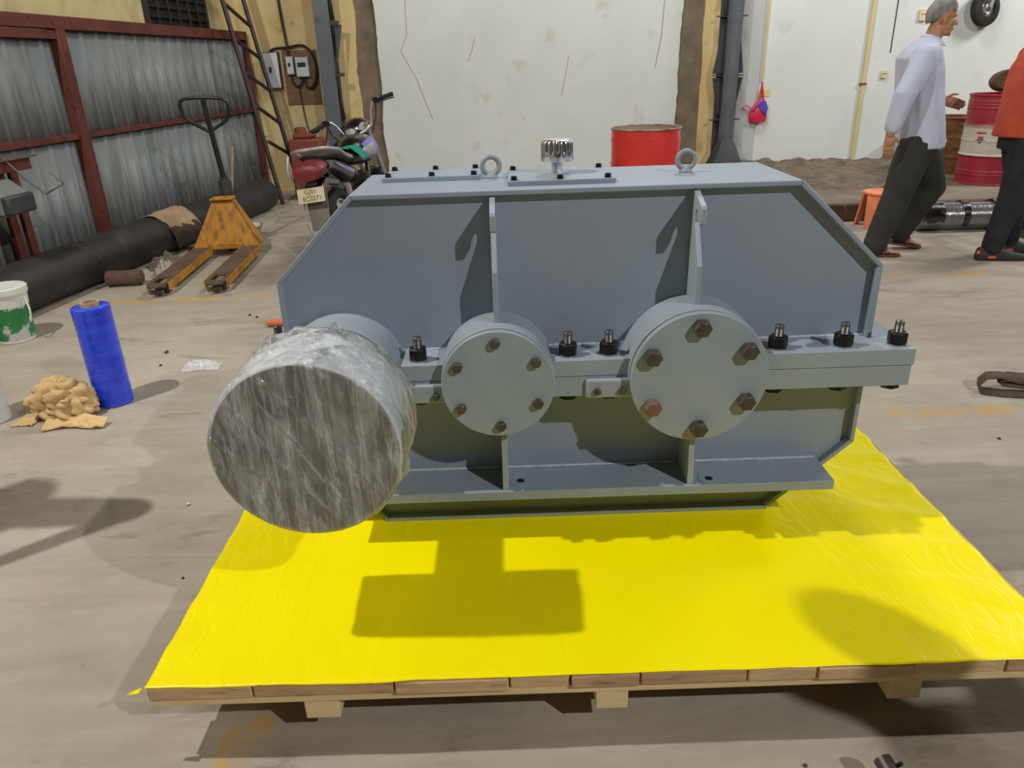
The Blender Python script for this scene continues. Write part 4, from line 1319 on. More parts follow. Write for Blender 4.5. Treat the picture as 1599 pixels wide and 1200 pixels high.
for s_ in (-1, 1):
    MB().prism([(s_ * 0.134, -0.22, 0.80), (s_ * 0.130, 0.02, 0.745), (s_ * 0.122, 0.22, 0.70), (s_ * 0.122, 0.20, 0.67), (s_ * 0.13, 0.0, 0.72), (s_ * 0.137, -0.2, 0.785)], (s_ * 0.006, 0, 0)).build('side_decal', M_bpur, tc_)
# seat
rings = []
for y, wx, wz, cz in ((-0.33, 0.06, 0.02, 0.865), (-0.28, 0.10, 0.035, 0.865), (-0.1, 0.115, 0.04, 0.855), (0.08, 0.12, 0.045, 0.83), (0.15, 0.12, 0.045, 0.80), (0.35, 0.115, 0.045, 0.785), (0.46, 0.08, 0.04, 0.795), (0.50, 0.05, 0.03, 0.80)):
    rings.append([(wx * cos(2 * pi * i / 20), y, cz + wz * sin(2 * pi * i / 20)) for i in range(20)])
MB().loft(rings).build('seat', M_seat, bike, ang=60)
gr = []
for x, y, z in ((0.165, 0.10, 0.80), (0.165, -0.02, 0.83), (0.160, -0.14, 0.885), (0.135, -0.31, 0.915), (0.07, -0.385, 0.925), (0.0, -0.40, 0.925), (-0.07, -0.385, 0.925), (-0.135, -0.31, 0.915), (-0.160, -0.14, 0.885), (-0.165, -0.02, 0.83), (-0.165, 0.10, 0.80)):
    gr.append((x, y, z))
MB().tube(gr, 0.0135, 8).build('grab_rail', M_bsil, bike, ang=60)
MB().tube([(-0.160, -0.385 + 0.05, 0.90), (-0.165, -0.40, 0.80), (-0.15, -0.38, 0.70)], 0.010, 8).build('side_guard', M_bsil, bike, ang=60)
# tank
rings = []
for y, wx, wz, cz in ((0.40, 0.06, 0.05, 0.77), (0.44, 0.11, 0.085, 0.785), (0.55, 0.16, 0.125, 0.80), (0.68, 0.19, 0.145, 0.80), (0.80, 0.19, 0.145, 0.80), (0.90, 0.15, 0.12, 0.80), (0.96, 0.08, 0.07, 0.79)):
    rings.append([(wx * cos(2 * pi * i / 28), y, cz + wz * (sin(2 * pi * i / 28) if sin(2 * pi * i / 28) > 0 else 0.8 * sin(2 * pi * i / 28))) for i in range(28)])
tk = MB().loft(rings).build('fuel_tank', M_bblk, bike, ang=60)
for s_ in (-1, 1):
    def patch(a0, a1, y0, y1, grow, mat):
        def fn(u, v):
            y = y0 + (y1 - y0) * u
            a = radians(a0 + (a1 - a0) * v + 14 * (u - 0.5))
            f = 0
            ys = [0.40, 0.44, 0.55, 0.68, 0.80, 0.90, 0.96]
            ws = [0.06, 0.11, 0.16, 0.19, 0.19, 0.15, 0.08]
            hs = [0.05, 0.085, 0.125, 0.145, 0.145, 0.12, 0.07]
            k = max(i for i in range(6) if ys[i] <= y)
            f = (y - ys[k]) / (ys[k + 1] - ys[k])
            wx = ws[k] + f * (ws[k + 1] - ws[k]) + grow
            wz = hs[k] + f * (hs[k + 1] - hs[k]) + grow
            zz = sin(a)
            return (s_ * wx * cos(a), y, 0.80 + wz * (zz if zz > 0 else 0.8 * zz))
        o = MB().grid(14, 8, fn).build('tank_decal', mat, tk, ang=60)
        md = o.modifiers.new('t', 'SOLIDIFY'); md.thickness = 0.001
    patch(-45, 38, 0.53, 0.83, 0.0025, M_bpur)
    patch(-30, 18, 0.50, 0.70, 0.0045, M_bsil)
MB().lathe((0, 0.72, 0.940), (0, 0, 1), [(0, 0.04), (0.012, 0.038), (0.016, 0.02)], 20).build('filler_cap', M_bsil, tk)
# frame, engine, exhaust
M_eng = pm('grey_engine_casting', (66, 62, 58), (86, 82, 76), 9, rough=0.6, metal=0.4)
b = MB()
b.tube([(0, 1.0, 0.86), (0, 0.75, 0.80), (0, 0.3, 0.68), (0, -0.1, 0.70)], 0.022, 8)
b.tube([(0, 1.02, 0.80), (0, 0.92, 0.45), (0, 0.78, 0.22), (0, 0.35, 0.22), (0, 0.25, 0.55)], 0.02, 8)
for s_ in (-1, 1):
    b.tube([(s_ * 0.07, 0.3, 0.33), (s_ * 0.10, 0.0, 0.30)], 0.018, 8)
b.build('frame', M_bblk, bike, ang=60)
MB().box((0, 0.55, 0.36), (0.22, 0.36, 0.24)).build('crankcase', M_eng, bike, bevel=0.03)
cyl_ = MB()
for i in range(7):
    cyl_.box((0, 0.66 + 0.012 * i, 0.48 + 0.022 * i), (0.15, 0.15, 0.010))
cyl_.box((0, 0.70, 0.55), (0.10, 0.10, 0.18))
cyl_.build('cylinder_fins', M_eng, bike)
MB().tube([(0.08, 0.80, 0.5), (0.12, 0.86, 0.3), (0.14, 0.5, 0.2), (0.16, 0.1, 0.26), (0.17, -0.35, 0.34)], [0.02, 0.02, 0.02, 0.04, 0.045], 12).build('exhaust', M_bblk, bike, ang=60)
for s_ in (-1, 1):
    MB().tube([(s_ * 0.13, 0.0, 0.34), (s_ * 0.13, -0.05, 0.62)], 0.026, 10).build('shock_absorber', M_bsil, bike, ang=60)
MB().tube([(-0.10, 0.42, 0.25), (-0.22, 0.32, 0.035)], 0.012, 8).build('side_stand', M_bblk, bike, ang=60)
MB().tube([(-0.26, 0.45, 0.30), (0.26, 0.45, 0.30)], 0.013, 8).build('foot_pegs', M_bblk, bike, ang=60)
# steered front end: turned to the left about the raked head axis
HS = Vector((0, 1.0, 0.86))
AX = Vector((0, -sin(radians(26)), cos(radians(26))))
RS = Matrix.Rotation(radians(33), 3, AX)
def S(p): return HS + RS @ (Vector(p) - HS)
fork_top = HS + AX * 0.12
ft = MB()
for s_ in (-1, 1):
    ft.tube([S((s_ * 0.09, 0.95, 0.98)), S((s_ * 0.09, 1.27, 0.32))], 0.022, 10)
ft.build('front_fork', M_bsil, bike, ang=60)
ax_w = RS @ Vector((1, 0, 0))
tyre(bike, 0, 0.30, 'front_wheel', ax_w, S((0, 1.27, 0.30)))
def fender(u, v):
    a = radians(20 + 130 * u)
    w__ = (v - 0.5) * 0.13
    return S((w__, 1.27 + 0.335 * cos(a), 0.30 + (0.335 - 0.35 * w__ * w__ * 10) * sin(a)))
o = MB().grid(16, 6, fender).build('front_mudguard', M_bblk, bike, ang=60)
o.modifiers.new('t', 'SOLIDIFY').thickness = 0.004
# headlamp cowl with gauges, facing the rider
rings = []
for y, wx, wz, cz in ((0.985, 0.10, 0.05, 0.93), (1.00, 0.135, 0.085, 0.945), (1.06, 0.15, 0.11, 0.95), (1.13, 0.13, 0.11, 0.915), (1.19, 0.09, 0.09, 0.88), (1.21, 0.04, 0.05, 0.87)):
    rings.append([S((wx * cos(2 * pi * i / 24), y, cz + wz * sin(2 * pi * i / 24))) for i in range(24)])
MB().loft(rings).build('headlamp_cowl', M_bblk, bike, ang=60)
for x, r in ((0.065, 0.045), (-0.055, 0.036)):
    c = Vector((x, 0.985, 0.955))
    n_ = RS @ Vector((0, -1, 0.45)).normalized()
    g_ = MB().lathe(S(c) + n_ * -0.02, n_, [(0, r + 0.008), (0.03, r + 0.008), (0.032, r), (0.028, r)], 24).build('gauge_bezel', M_bblk, bike)
    MB().cyl(S(c) + n_ * 0.002, S(c) + n_ * 0.0125, r * 0.96, n=24).build('gauge_dial', M_gauge, g_)
bar = []
for x, y, z in ((-0.38, 0.83, 1.10), (-0.26, 0.87, 1.115), (-0.20, 0.90, 1.105), (-0.17, 0.925, 1.06), (-0.13, 0.95, 0.95), (-0.05, 0.955, 0.925), (0.05, 0.955, 0.925), (0.13, 0.95, 0.95), (0.17, 0.925, 1.06), (0.20, 0.90, 1.105), (0.26, 0.87, 1.115), (0.38, 0.83, 1.10)):
    bar.append(S((x, y, z)))
hb = MB().tube(bar, 0.0115, 10).build('handlebar', M_chrome, bike, ang=60)
for s_ in (-1, 1):
    gpp = MB().tube([S((s_ * 0.395, 0.825, 1.10)), S((s_ * 0.27, 0.867, 1.114))], 0.018, 12).build('grip', M_rubber, hb, ang=50)
    MB().box(S((s_ * 0.245, 0.875, 1.112)), (0.06, 0.05, 0.05), (0, 0, radians(33))).build('switch_cluster', M_bblk, hb, bevel=0.008)
    MB().tube([S((s_ * 0.24, 0.90, 1.11)), S((s_ * 0.28, 0.935, 1.09)), S((s_ * 0.40, 0.90, 1.075)), S((s_ * 0.405, 0.89, 1.07))], 0.006, 8).build('lever', M_bblk, hb, ang=60)
cab = MB()
for s_ in (-1, 1):
    cab.tube([S((s_ * 0.24, 0.90, 1.10)), S((s_ * 0.22, 1.02, 1.0)), S((s_ * 0.12, 1.08, 0.86)), S((s_ * 0.05, 1.05, 0.72))], 0.005, 6)
cab.build('control_cables', M_cab, hb, ang=60)
# green cloth on the seat
M_green = pm('teal_green_cloth', (12, 118, 96), (18, 132, 108), 8, rough=0.9)
gc_ = bike.matrix_basis
def gfn(u, v):
    x = 0.0 + 0.20 * u
    y = 0.34 + 0.16 * v - 0.05 * u
    z = 0.855 + 0.012 * nz3(u * 4, v * 4) - 0.26 * max(0, u - 0.45) ** 1.5 + 0.015 * v
    p = Matrix.Rotation(BA, 4, 'Z') @ Matrix.Rotation(radians(-7.5), 4, 'Y') @ Vector((x, y, z))
    return p
o = crumple(gfn, 16, 14, 'green_cloth', M_green, BL, th=0.004)
tag(o, 'teal green cloth draped over the front of the motorbike seat', 'cloth')

# ------------------------------------------------------------------ drums and clutter on the right
def drum(name, loc, bands, label, r=0.288, h=0.88, open_top=False, rot=0):
    t_ = thing(name, label, 'drum', loc, (0, 0, rot))
    z = 0.0
    n = len(bands)
    for i, (z0, z1, mat) in enumerate(bands):
        pr = []
        m_ = 40
        for k in range(m_ + 1):
            zz = z0 + (z1 - z0) * k / m_
            rr = r
            for hz in (h / 3, 2 * h / 3):
                rr += 0.011 * math.exp(-((zz - hz) / 0.011) ** 2)
            for hz in (h - 0.06, h - 0.09, h - 0.12, 0.10, 0.13, h * 0.5):
                rr += 0.0055 * math.exp(-((zz - hz) / 0.008) ** 2)
            pr.append((zz, rr))
        pr += [(z1, r - 0.004), (z0, r - 0.004)]
        MB().lathe((0, 0, 0), (0, 0, 1), pr, 56, close=True).build('shell_band', mat, t_, ang=50)
    top = bands[-1][2]
    MB().torus((0, 0, h), (0, 0, 1), r + 0.002, 0.009, 56, 8).build('top_chime', M_chime if open_top else top, t_, ang=60)
    MB().torus((0, 0, 0.009), (0, 0, 1), r + 0.002, 0.009, 56, 8).build('bottom_chime', bands[0][2], t_, ang=60)
    zl = 0.03 if open_top else h - 0.02
    MB().lathe((0, 0, zl - 0.006), (0, 0, 1), [(0, r - 0.003), (0.006, r - 0.003)], 48).build('drum_bottom' if open_top else 'drum_lid', M_rust if open_top else top, t_)
    return t_
M_dred = pm('scarlet_drum_paint', (206, 48, 44), (218, 58, 52), 4, rough=0.35, coat=0.2, c3=(170, 40, 38), s3=6, lo3=0.6, hi3=0.85)
M_dred2 = pm('dark_red_drum_paint', (142, 34, 46), (156, 40, 52), 4, rough=0.45, c3=(110, 30, 38), s3=6, lo3=0.6, hi3=0.85)
M_dwht = pm('dirty_white_drum_band', (184, 178, 164), (196, 190, 176), 4, rough=0.55, c3=(150, 138, 118), s3=8, lo3=0.6, hi3=0.8)
M_rust = pm('rust_brown_steel', (96, 64, 40), (132, 92, 54), 5, rough=0.9, c3=(70, 52, 40), s3=8, bump=0.3)
M_chime = pm('scraped_drum_rim', (120, 84, 66), (170, 160, 150), 9, rough=0.5, metal=0.3)
dr1 = drum('steel_drum', (1.228, 6.72, 0), [(0, 0.90, M_dred)], 'open scarlet steel drum standing behind the gearbox by the white wall', 0.293, 0.90, True)
M_dirt_in = pm('pale_drum_inside', (140, 126, 112), (168, 156, 142), 6, rough=0.8)
MB().lathe((0, 0, 0.84), (0, 0, 1), [(0, 0.286), (0.056, 0.287), (0.056, 0.284), (0, 0.283)], 56, close=True).build('inner_rim', M_dirt_in, dr1)
dr2 = drum('steel_drum', (5.02, 7.90, 0.15), [(0, 0.287, M_dred2), (0.287, 0.575, M_dwht), (0.575, 0.86, M_dred2)],
           'dark red drum with a white printed middle band behind the two men', 0.288, 0.86)
# printed emblem on the white band
M_ered = pm('red_print', (178, 50, 50), (186, 60, 58), 20, rough=0.6)
M_eblu = pm('dark_blue_print', (52, 50, 84), (64, 62, 96), 20, rough=0.6)
def decal(poly, mat, name, lift=0.0015):
    """flat print wrapped round the drum: the outline is cut into narrow upright strips"""
    a0 = radians(-146)
    R_ = 0.288 + lift
    x0, x1 = min(p[0] for p in poly), max(p[0] for p in poly)
    def span(x):
        zs = []
        for k in range(len(poly)):
            (xa, za), (xb, zb) = poly[k], poly[(k + 1) % len(poly)]
            if xa != xb and min(xa, xb) - 1e-9 <= x <= max(xa, xb) + 1e-9:
                zs.append(za + (zb - za) * (x - xa) / (xb - xa))
        return min(zs), max(zs)
    n = 12
    vs = []
    for k in range(n + 1):
        x = x0 + (x1 - x0) * k / n
        for z in span(x):
            vs.append((R_ * cos(a0 + x / R_), R_ * sin(a0 + x / R_), z))
    o = MB().add(vs, [(2 * k, 2 * k + 2, 2 * k + 3, 2 * k + 1) for k in range(n)]).build(name, mat, dr2, ang=0)
    o.modifiers.new('t', 'SOLIDIFY').thickness = 0.0008
decal([(-0.045, 0.500), (0.045, 0.500), (0.045, 0.517), (-0.045, 0.517)], M_ered, 'printed_strip', 0.003)
decal([(-0.026, 0.440), (0.026, 0.440), (0.026, 0.475), (-0.026, 0.475)], M_ered, 'printed_emblem', 0.003)
decal([(-0.060, 0.428), (-0.02, 0.428), (0.0, 0.405), (0.02, 0.428), (0.060, 0.428), (0.050, 0.440), (-0.050, 0.440)], M_eblu, 'printed_emblem', 0.004)
dr3 = drum('steel_drum', (5.16, 8.78, 0.15), [(0, 0.60, M_rust)], 'small rust-brown drum half hidden behind the walking man', 0.27, 0.60)
dr3.location = (5.02, 8.62, 0.15)
# coiled sacking on the drum
M_sack = pm('brown_coir_matting', (84, 66, 48), (104, 84, 62), 14, rough=0.95, bump=0.5, bscale=40)
cs = thing('coir_mat_roll', 'rolled brown coir mat lying on top of the red and white drum', 'mat', (4.98, 7.86, 1.018))
axm = Vector((-0.42, -1.0, 0.10)).normalized()
cm = Vector((0.02, 0.02, 0.118))
b = MB()
u_, v_ = b.frame((0, 0, 0), axm)
rings = []
for k in range(9):
    f = k / 8
    rr = 0.116 * (1 - 0.08 * abs(2 * f - 1) ** 3)
    rings.append([cm + axm * (0.16 - 0.34 * f) + (u_ * cos(2 * pi * i / 28) * 1.12 + v_ * sin(2 * pi * i / 28) * 0.86) * rr * (1 + 0.03 * nz3(i * 0.7, k)) for i in range(28)])
b.loft(rings)
b.build('roll', M_sack, cs, ang=50)
b = MB()
sp = []
for i in range(70):
    a = i * 0.33
    r_ = 0.012 + 0.0265 * a / (2 * pi)
    sp.append(cm + axm * 0.162 + (u_ * cos(a) * 1.12 + v_ * sin(a) * 0.86) * r_)
b.tube(sp, 0.006, 6)
b.build('spiral_edge', M_sack, cs, ang=60)

# wrapped black roller on the floor
M_film_blk = pm('glossy_black_wrap', (26, 27, 28), (44, 45, 46), 14, rough=0.16, coat=0.6, bump=0.5, bscale=30, stretch=(4, 1, 1))
M_film_sil = pm('grey_roller_shell', (120, 122, 124), (144, 146, 148), 14, rough=0.22, metal=0.5, bump=0.3, bscale=24, stretch=(4, 1, 1))
ro = thing('wrapped_roller', 'long grey roller wrapped with black film on the floor behind the men', 'roller', (3.54, 6.42, 0), (0, 0, radians(-2)))
MB().lathe((0, 0, 0.115), (1, 0, 0), [(0, 0.03), (0, 0.108), (0.02, 0.115), (2.9, 0.115), (2.92, 0.108), (2.92, 0.03)], 36).build('shell', M_film_sil, ro)
for x0, x1, r_ in ((0.02, 0.20, 0.118), (0.36, 0.41, 0.122), (0.62, 0.70, 0.128), (0.70, 0.92, 0.122), (0.92, 0.98, 0.130), (1.35, 2.3, 0.122)):
    pr = [(x0, 0.10), (x0, r_)] + [(x0 + (x1 - x0) * k / 8, r_ + 0.004 * nz3(k * 1.7, x0 * 9)) for k in range(1, 8)] + [(x1, r_), (x1, 0.10)]
    MB().lathe((0, 0, 0.125), (1, 0, 0), pr, 32).build('film_wrap', M_film_blk, ro, ang=50)
ro2 = thing('machine_roller', 'thick dark roller end behind the man in the orange shirt', 'roller', (4.22, 6.0, 0))
MB().lathe((0, 0, 0.20), (1, -0.05, 0), [(0, 0.06), (0, 0.19), (0.03, 0.20), (1.2, 0.20), (1.22, 0.06)], 40).build('shell', M_film_blk, ro2)
MB().lathe((-0.06, 0.003, 0.20), (1, -0.05, 0), [(0, 0.03), (0, 0.055), (0.08, 0.055)], 24).build('journal', M_film_sil, ro2)

# orange plastic stool behind the walking man
M_orp = pm('faded_orange_plastic', (226, 128, 82), (236, 142, 96), 5, rough=0.45)
sl = thing('plastic_stool', 'faded orange plastic stool behind the legs of the walking man', 'stool', (3.33, 6.64, 0))
MB().lathe((0, 0, 0), (0, 0, 1), [(0.27, 0.10), (0.285, 0.155), (0.30, 0.16), (0.31, 0.15), (0.315, 0.05), (0.30, 0.02), (0.27, 0.02)], 28).build('seat', M_orp, sl)
for i in range(4):
    a = radians(45 + 90 * i)
    cx_, cy_ = cos(a), sin(a)
    b = MB()
    rings = []
    for z_, r_, w__ in ((0.28, 0.135, 0.07), (0.15, 0.155, 0.062), (0.0, 0.185, 0.05)):
        c = Vector((cx_ * r_, cy_ * r_, z_))
        tn = Vector((-cy_, cx_, 0))
        rd = Vector((cx_, cy_, 0))
        rings.append([c + tn * w__ + rd * 0.01, c - tn * w__ + rd * 0.01, c - tn * w__ - rd * 0.01, c + tn * w__ - rd * 0.01])
    b.loft(rings).build('leg', M_orp, sl, bevel=0.003)

# things hung on the back wall
WF = WY - 0.02
M_bagr = pm('red_plastic_bag', (196, 34, 62), (214, 52, 78), 12, rough=0.35)
M_bagb = pm('blue_plastic_bag', (70, 54, 168), (86, 70, 186), 12, rough=0.35)
bg = thing('plastic_bag', 'small red and blue plastic bag hanging on the white wall beside the round column', 'bag', (3.21, WF - 0.05, 0.66))
def bag_sec(sx, z, x0=0.0, n=20):
    return [(x0 + sx * cos(2 * pi * i / n) * (1 + 0.08 * nz3(i * 0.9, z * 20)), 0.04 * (sx / 0.11) * sin(2 * pi * i / n), z) for i in range(n)]
MB().loft([bag_sec(0.095, 0.0), bag_sec(0.112, 0.02), bag_sec(0.112, 0.09), bag_sec(0.10, 0.16, 0.01), bag_sec(0.075, 0.21, 0.02), bag_sec(0.045, 0.26, 0.03)]).build('red_panel', M_bagr, bg, ang=60)
MB().prism([(-0.10, -0.045, 0.13), (-0.02, -0.047, 0.20), (0.09, -0.047, 0.08), (0.108, -0.045, 0.17), (0.075, -0.04, 0.25), (0.02, -0.04, 0.25)], (0, 0.02, 0)).build('blue_panel', M_bagb, bg)
MB().tube([(0.0, 0, 0.25), (0.012, 0, 0.36), (0.025, 0.02, 0.47), (0.035, 0, 0.36), (0.055, 0, 0.25)], 0.012, 8).build('handle', M_bagr, bg, ang=60)
MB().tube([(-0.09, 0.0, 0.17), (-0.17, -0.01, 0.21), (-0.20, 0.0, 0.19), (-0.16, 0.0, 0.15), (-0.08, 0.0, 0.10)], 0.006, 6).build('drawstring', M_bagr, bg, ang=60)
M_tape = pm('yellowed_tape', (214, 190, 130), (222, 200, 144), 9, rough=0.7)
o = MB().b2((-0.11, -0.004, 0), (0.11, 0.0, 0.09)).build('tape_patch', M_tape, loc=(3.25, WF - 0.001, 0.96))
tag(o, 'yellowed tape patch on the white wall behind the plastic bag', 'tape')
M_pvc = pm('yellowed_pvc_conduit', (206, 186, 136), (218, 198, 150), 6, rough=0.5, stretch=(1, 1, 0.4), c3=(120, 96, 66), s3=5, lo3=0.66, hi3=0.74)
cd = thing('wall_conduit', 'yellowed plastic conduit running down the right wall', 'conduit', (4.50, WF - 0.014, 0.16))
MB().tube([(0, 0, 0), (0.0, 0, 2.0), (-0.01, 0, 3.8)], 0.026, 12).build('pipe', M_pvc, cd, ang=60)
for z_ in (0.9, 1.95):
    MB().b2((-0.04, -0.03, z_), (0.04, 0.012, z_ + 0.022)).build('clip', M_rust, cd)
o = MB().tube([(0, 0, 0.0), (0.0, 0, 0.6), (0.02, 0, 1.2), (0.01, 0, 2.8)], 0.005, 6).build('hanging_wire', M_cab, loc=(4.79, WF - 0.006, 1.42), ang=60)
tag(o, 'thin dark wire running down the wall right of the conduit', 'wire')
o = MB().tube([(0, 0, 0.0), (0.0, 0, 1.0), (0.02, 0, 2.0), (0.05, 0, 3.1)], 0.014, 8).build('hanging_rope', M_pvc, loc=(3.235, WF - 0.016, 1.13), ang=60)
tag(o, 'pale rope hanging down the wall to the plastic bag', 'rope')
M_sock = pm('ivory_socket_plastic', (214, 196, 160), (222, 206, 172), 9, rough=0.5)
def socket(x, z, w_, h, label):
    t_ = thing('wall_socket', label, 'socket', (x, WF, z))
    MB().b2((-w_ / 2, -0.03, 0), (w_ / 2, 0, h)).build('plate', M_sock, t_, bevel=0.004)
    for dx in (-0.2, 0.2):
        MB().cyl((dx * w_, -0.0312, h * 0.55), (dx * w_, -0.028, h * 0.55), 0.008, n=10).build('pin_hole', M_hole, t_)
socket(4.75, 1.13, 0.07, 0.09, 'small ivory wall socket left of the walking man')
socket(5.11, 1.76, 0.09, 0.13, 'ivory wall box behind the walking man\'s head')

# castor wheel hung high on the wall
cw = thing('rubber_wheel', 'black rubber wheel with bright hub hung high on the right wall', 'wheel', (5.80, WF - 0.16, 1.68), (0, 0, 0))
ax_ = Vector((0.35, -1, 0.12)).normalized()
cc = Vector((0, 0.06, 0.19))
MB().lathe(cc - ax_ * 0.05, ax_, [(0.0, 0.105), (0.0, 0.17), (0.015, 0.195), (0.05, 0.205), (0.085, 0.195), (0.10, 0.17), (0.10, 0.105), (0.08, 0.095), (0.02, 0.095)], 44, close=True).build('tyre', M_rubber, cw, ang=40)
MB().lathe(cc - ax_ * 0.03, ax_, [(0.0, 0.04), (0.0, 0.097), (0.02, 0.098), (0.06, 0.097), (0.06, 0.085), (0.035, 0.075), (0.035, 0.05), (0.075, 0.045), (0.08, 0.03), (0.08, 0.005)], 32).build('hub', M_silver, cw)
MB().tube([tuple(cc + ax_ * 0.06 + Vector((0.01, 0, 0.0))), tuple(cc + ax_ * 0.07 + Vector((0.03, 0, 0.20))), tuple(cc + ax_ * 0.03 + Vector((0.04, 0.0, 0.42)))], 0.022, 10).build('hanger_bracket', M_bsil, cw, ang=60)

# loose soil against the wall on the platform
M_soil = pm('dry_crumbled_soil', (92, 80, 66), (126, 112, 94), 9, rough=0.98, bump=0.9, bscale=30)
def soil(u, v):
    x = 3.0 + 7.4 * u
    y = 7.75 + 2.10 * v
    h = 0.006 + max(0.0, 0.055 * v ** 1.5 + 0.05 * nz3(x * 2.2, y * 2.2) * v + 0.03 * nz3(x * 7, y * 7) * (0.3 + v) + 0.014 * nz3(x * 19, y * 19))
    return (x - 6, y - 8.8, h)
o = MB().grid(240, 70, soil).build('soil_heap', M_soil, ang=0, loc=(6, 8.8, 0.145))
tag(o, 'crumbled dry soil spread along the foot of the right wall', 'soil', kind='stuff')
# ------------------------------------------------------------------ people
M_skin = pm('brown_skin', (172, 126, 98), (182, 136, 106), 8, rough=0.55, spec=0.35)
M_hair = pm('grey_hair', (112, 110, 106), (150, 148, 142), 30, rough=0.8, stretch=(1, 1, 0.3))
M_hairb = pm('black_hair', (18, 17, 16), (30, 28, 26), 30, rough=0.7)
M_shirt = pm('pale_blue_cotton_shirt', (186, 192, 212), (196, 202, 222), 6, rough=0.9, bump=0.25, bscale=9)
M_trou = pm('dark_olive_trousers', (44, 45, 42), (56, 57, 53), 6, rough=0.92, bump=0.25, bscale=10)
M_tee = pm('orange_red_tee_shirt', (172, 66, 44), (186, 78, 54), 6, rough=0.92, bump=0.2, bscale=9)
M_jean = pm('black_denim', (30, 31, 36), (44, 45, 50), 8, rough=0.92, bump=0.25, bscale=12)
M_sand = pm('brown_leather_sandal', (92, 58, 44), (110, 72, 54), 10, rough=0.7)
M_shoe = pm('black_trainer', (36, 36, 36), (50, 50, 50), 10, rough=0.7)
M_sho = pm('orange_trainer_patch', (232, 92, 48), (240, 104, 60), 10, rough=0.6)
M_eyew = pm('eye_white', (226, 222, 214), (232, 228, 220), 10, rough=0.3)
M_lip = pm('lip_tone', (124, 76, 64), (134, 84, 70), 10, rough=0.5)

def ring(c, ax, ay, n=20, yaw=0.0, up=None):
    c = Vector(c)
    ca, sa = cos(yaw), sin(yaw)
    return [c + Vector((ax * cos(t) * ca - ay * sin(t) * sa, ax * cos(t) * sa + ay * sin(t) * ca, 0)) for t in [2 * pi * i / n for i in range(n)]]

def fused(mb, name, mat, parent, voxel, smooth=6, fac=0.6):
    o = mb.build(name, mat, parent, ang=0)
    r = o.modifiers.new('fuse', 'REMESH')
    r.mode = 'VOXEL'
    r.voxel_size = voxel
    r.use_smooth_shade = True
    s_ = o.modifiers.new('relax', 'SMOOTH')
    s_.iterations = smooth
    s_.factor = fac
    return o

def limb(b, pts, radii, n=16):
    """tapered limb with rounded joints"""
    P_ = [Vector(p) for p in pts]
    b.tube(P_, radii, n)
    for p, r in zip(P_, radii):
        b.ell(p, (r * 0.98, r * 0.98, r * 0.98), None, 12, 8)

def hand(b, wrist, tip_dir, palm_n, thumb_side, L=0.18, curl=0.35):
    """palm, four unequal fingers and a thumb; palm_n = normal of the palm, thumb_side = direction of the thumb"""
    w_ = Vector(wrist)
    d = Vector(tip_dir).normalized()
    nrm = Vector(palm_n)
    nrm = (nrm - d * nrm.dot(d)).normalized()
    sd = d.cross(nrm).normalized()
    if sd.dot(Vector(thumb_side)) < 0: sd = -sd
    pal = L * 0.52
    for k in range(5):
        f = k / 4
        c = w_ + d * (pal * f)
        wv = 0.026 + 0.014 * min(1, f * 1.6)
        for s_ in (-1, -0.33, 0.33, 1):
            b.ell(c + sd * wv * s_ * 0.72, (0.0135, 0.0135, 0.0135), None, 8, 6)
    b.ell(w_ + d * pal * 0.55, (0.03, 0.03, 0.03), None, 10, 8)
    for k, (off, ln) in enumerate(((0.030, 0.40), (0.010, 0.46), (-0.011, 0.43), (-0.031, 0.34))):
        base = w_ + d * pal + sd * off
        ln *= L
        pts = [base - d * 0.012]
        ang = 0.0
        p = base
        for sgm in (0.45, 0.32, 0.25):
            ang += curl
            p = p + (d * cos(ang) + nrm * sin(ang)) * ln * sgm
            pts.append(p)
        b.tube([base - d * 0.012, base] + pts[1:], [0.0095, 0.0095, 0.009, 0.0085, 0.007], 8)
        b.ell(pts[-1], (0.0072,) * 3, None, 8, 6)
    tb = w_ + d * pal * 0.28 + sd * 0.026
    t1 = tb + (d * 0.55 + sd * 0.75 + nrm * 0.25).normalized() * 0.040
    t2 = t1 + (d * 0.9 + sd * 0.25 + nrm * 0.35).normalized() * 0.034
    b.tube([tb, t1, t2], [0.0125, 0.0105, 0.0085], 8)
    b.ell(t2, (0.0086,) * 3, None, 8, 6)

